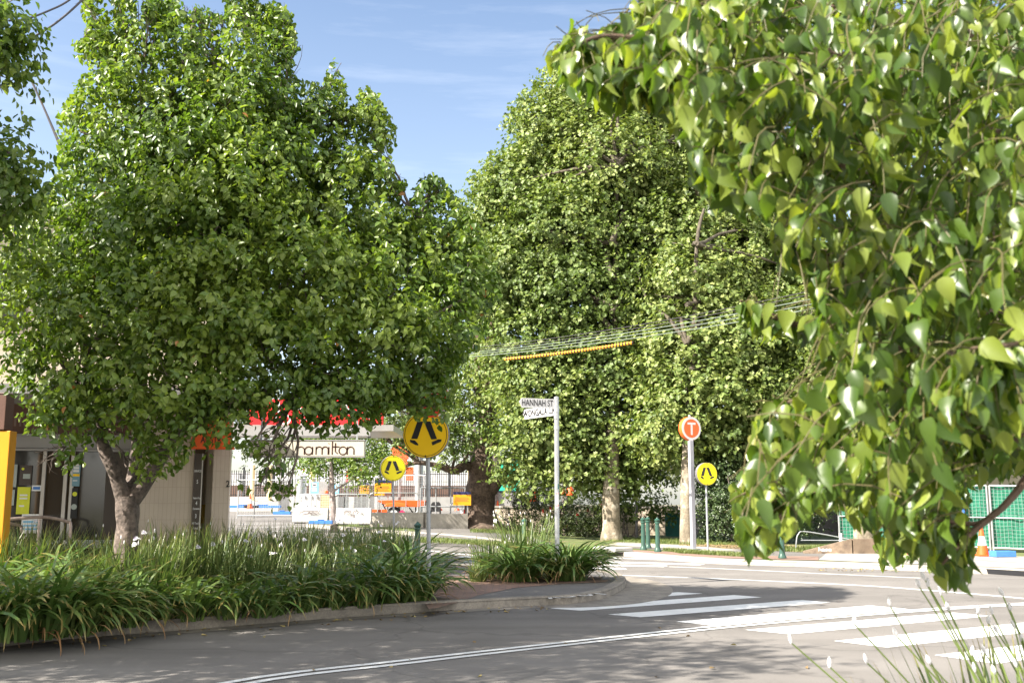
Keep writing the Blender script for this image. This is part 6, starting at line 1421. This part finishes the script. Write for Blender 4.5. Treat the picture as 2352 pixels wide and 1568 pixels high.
# weeds with small leaves
def weed(label, base, h):
    t = thing('weed', label, 'weed', base); k = MB(); P, D = [], []
    for _ in range(3):
        tip = Vector(base) + Vector((random.uniform(-.15, .15), random.uniform(-.1, .1), h * random.uniform(.6, 1))); pts = smooth_line([Vector(base), Vector(base).lerp(tip, .5) + Vector((.03, 0, 0)), tip], 6); k.tube(pts, [.006 - .0003 * i for i in range(len(pts))], 5)
        for i in range(26):
            s = (.2 + .8 * i / 26) * (len(pts) - 1); j = min(int(s), len(pts) - 2); P.append(tuple(pts[j].lerp(pts[j + 1], s - j) - Vector(base))); a = i * 2.4; D.append((math.cos(a) * .8, math.sin(a) * .8, .35))
    k.build('stem', M['stem'], t, smooth=True); n = len(P)
    link('foliage', leaf_mesh('foliage', np.array(P), np.array(D), np.tile([0, 0, 1.0], (n, 1)) + rng.normal(size=(n, 3)) * .2, .075 * (.5 + rng.random(n)), .02 + .008 * rng.random(n)), M['figleaf'], t)
weed('pale green upright weed growing among the strap lilies', bed(205, 1412) + Vector((0, -.3, 0)), 1.0)
weed('pale green leafy weed under the white flowers at the kerb', bed(515, 1408), .85)
weed('taller pale green weed beside the leafy one at the kerb', bed(545, 1404), .95)
# island plants
clump('strap_lily', 'sunlit strap leaved lily clump round the street name pole on the island', 'plant', None, gnd(1304, 1331, .13), 'strap', 400, .94, .36, dead=.05)
clump('strap_lily', 'sunlit yellowing strap lily clump beside the pole clump on the island', 'plant', None, gnd(1195, 1333, .13), 'strap', 240, .84, .36, dead=.10)
clump('iris_clump', 'sunlit iris clump with many white buds standing behind the yellowing lily', 'plant', 'island iris clumps', gnd(1205, 1324, .13), 'iris', 320, 1.25, .46, 1, 26, .05)
clump('iris_clump', 'thin grassy iris clump at the outer end of the island planting', 'plant', 'island iris clumps', gnd(1122, 1328, .13), 'iris', 170, .80, .30, 0, 5, .08)
clump('iris_clump', 'low pale grass tuft at the foot of the island irises', 'plant', 'island iris clumps', gnd(1098, 1334, .13), 'iris', 120, .34, .16, 0, 0, .02, leafm=M['grassblade'])
# near plant with white buds, at the road edge below the hanging leaves
nb = Vector((1.90, 3.42, .02)); t = thing('near_iris', 'close iris clump with white buds on long stems at the near road edge', 'plant', nb)
n = 760; a = rng.uniform(0, 6.283, n); rr = .48 * np.sqrt(rng.random(n)); B = np.stack([rr * np.cos(a), rr * np.sin(a), np.zeros(n)], 1)
link('foliage', blade_mesh('foliage', B, a + rng.normal(size=n) * .7, R(58) + rng.random(n) * R(28), .50 + .72 * rng.random(n), .013 + .010 * rng.random(n), .1 + .7 * rng.random(n) ** 2, 7, expo=1.8), M['blade'], t)
k = MB(); tips = []
for u, v, Y in ((1817, 1475, 3.1), (1905, 1530, 3.05), (1962, 1432, 3.15), (2044, 1390, 3.2), (2111, 1346, 3.25), (2124, 1330, 3.3), (2131, 1345, 3.3), (2161, 1364, 3.3), (2245, 1408, 3.3), (2279, 1408, 3.35), (2303, 1366, 3.4), (2136, 1523, 3.1), (2270, 1430, 3.35), (2290, 1450, 3.35), (2232, 1502, 3.2), (2262, 1498, 3.3), (2300, 1520, 3.3), (2240, 1540, 3.2), (2180, 1400, 3.3), (2330, 1440, 3.4), (2345, 1470, 3.4), (2060, 1460, 3.2), (1990, 1520, 3.1), (2320, 1400, 3.4), (2285, 1545, 3.3), (2335, 1530, 3.35)):
    tip = at(u, v, Y); b = nb + Vector((random.uniform(-.2, .2), random.uniform(-.15, .1), 0)); k.tube(smooth_line([b, b.lerp(tip, .4) + Vector((.03, 0, .10)), b.lerp(tip, .75) + Vector((.02, 0, .05)), tip], 5), [.0042 - .00013 * i for i in range(16)], 6); tips.append(tip)
k.build('flower_stem', M['stem'], t, smooth=True)
for i, tip in enumerate(tips):
    k = MB(); d = Vector((random.uniform(-.4, .2), random.uniform(-.3, .3), 1)).normalized(); s_ = random.uniform(.8, 1.2); X_ = d.to_track_quat('Z', 'Y').to_matrix()
    k.lathe([(.002, -.003), (.0048 * s_, .003), (.006 * s_, .010), (.005 * s_, .019), (.0015, .027)], tip, 8, X_); k.build('bud', M['petal'], t, smooth=True)
# grass and litter nobody could count
def scatter(name, outline_px, n, h, m_, z=.115):
    poly = [(p.x, p.y) for p in (on(u, v) for u, v in outline_px)]; xs_ = [p[0] for p in poly]; ys_ = [p[1] for p in poly]; px_, py_ = rng.uniform(min(xs_), max(xs_), n * 4), rng.uniform(min(ys_), max(ys_), n * 4)
    ok = inpoly(px_, py_, poly); px_, py_ = px_[ok][:n], py_[ok][:n]; nn = len(px_); return np.stack([px_, py_, [H(a, b) + z for a, b in zip(px_, py_)]], 1)
B = np.concatenate([scatter('g', [(960, 1236), (1100, 1243), (1390, 1259), (1390, 1268), (1100, 1251), (960, 1246)], 9000, 1, None), scatter('g', [(1380, 1235), (1600, 1240), (1720, 1246), (1720, 1252), (1560, 1250), (1380, 1243)], 7000, 1, None), scatter('g', [(1520, 1262), (1640, 1270), (1720, 1275), (1720, 1279), (1560, 1270)], 3500, 1, None), scatter('g', [(1760, 1255), (1850, 1258), (1960, 1252), (1960, 1258), (1850, 1268), (1760, 1264)], 3500, 1, None), scatter('g', [(1080, 1216), (1150, 1219), (1300, 1232), (1160, 1226), (1080, 1222)], 2500, 1, None)])
n = len(B); o = link('grass', blade_mesh('grass', B, rng.uniform(0, 6.283, n), R(55) + rng.random(n) * R(35), .05 + .11 * rng.random(n), .012 + .01 * rng.random(n), .2 + .8 * rng.random(n), 2), M['grassblade'], None); tag(o, 'short patchy verge grass beside the far kerb', 'grass', kind='stuff')
P = []
for _ in range(110):
    i = random.randint(8, len(KFs) - 2); p = KFs[i].lerp(KFs[i + 1], random.random()); t_ = (KFs[i + 1] - KFs[i]).normalized(); P.append(tuple(p + Vector((t_.y, -t_.x, 0)) * abs(random.gauss(.05, .35)) + UP * .012))
for _ in range(90): q_ = gnd(random.uniform(1880, 2200), random.uniform(1304, 1312), .0); P.append((q_.x, q_.y, .014))
for _ in range(16): q_ = gnd(random.uniform(100, 2300), random.uniform(1420, 1560), .0); P.append((q_.x, q_.y, .012))
Bl = scatter('g', [(1560, 1252), (1740, 1262), (1850, 1266), (1850, 1254), (1640, 1244), (1560, 1244)], 1500, 1, None, .125); P = np.concatenate([np.array(P), Bl]); n = len(P); D = rng.normal(size=(n, 3)); D[:, 2] *= .12
o = link('fallen_leaves', leaf_mesh('fallen_leaves', P, D, np.tile([0, 0, 1.0], (n, 1)) + rng.normal(size=(n, 3)) * .25, .05 + .04 * rng.random(n), .03 + .02 * rng.random(n), curl=.3), M['fallen'], None); tag(o, 'dry fallen leaves along the kerbs', 'leaves', kind='stuff')
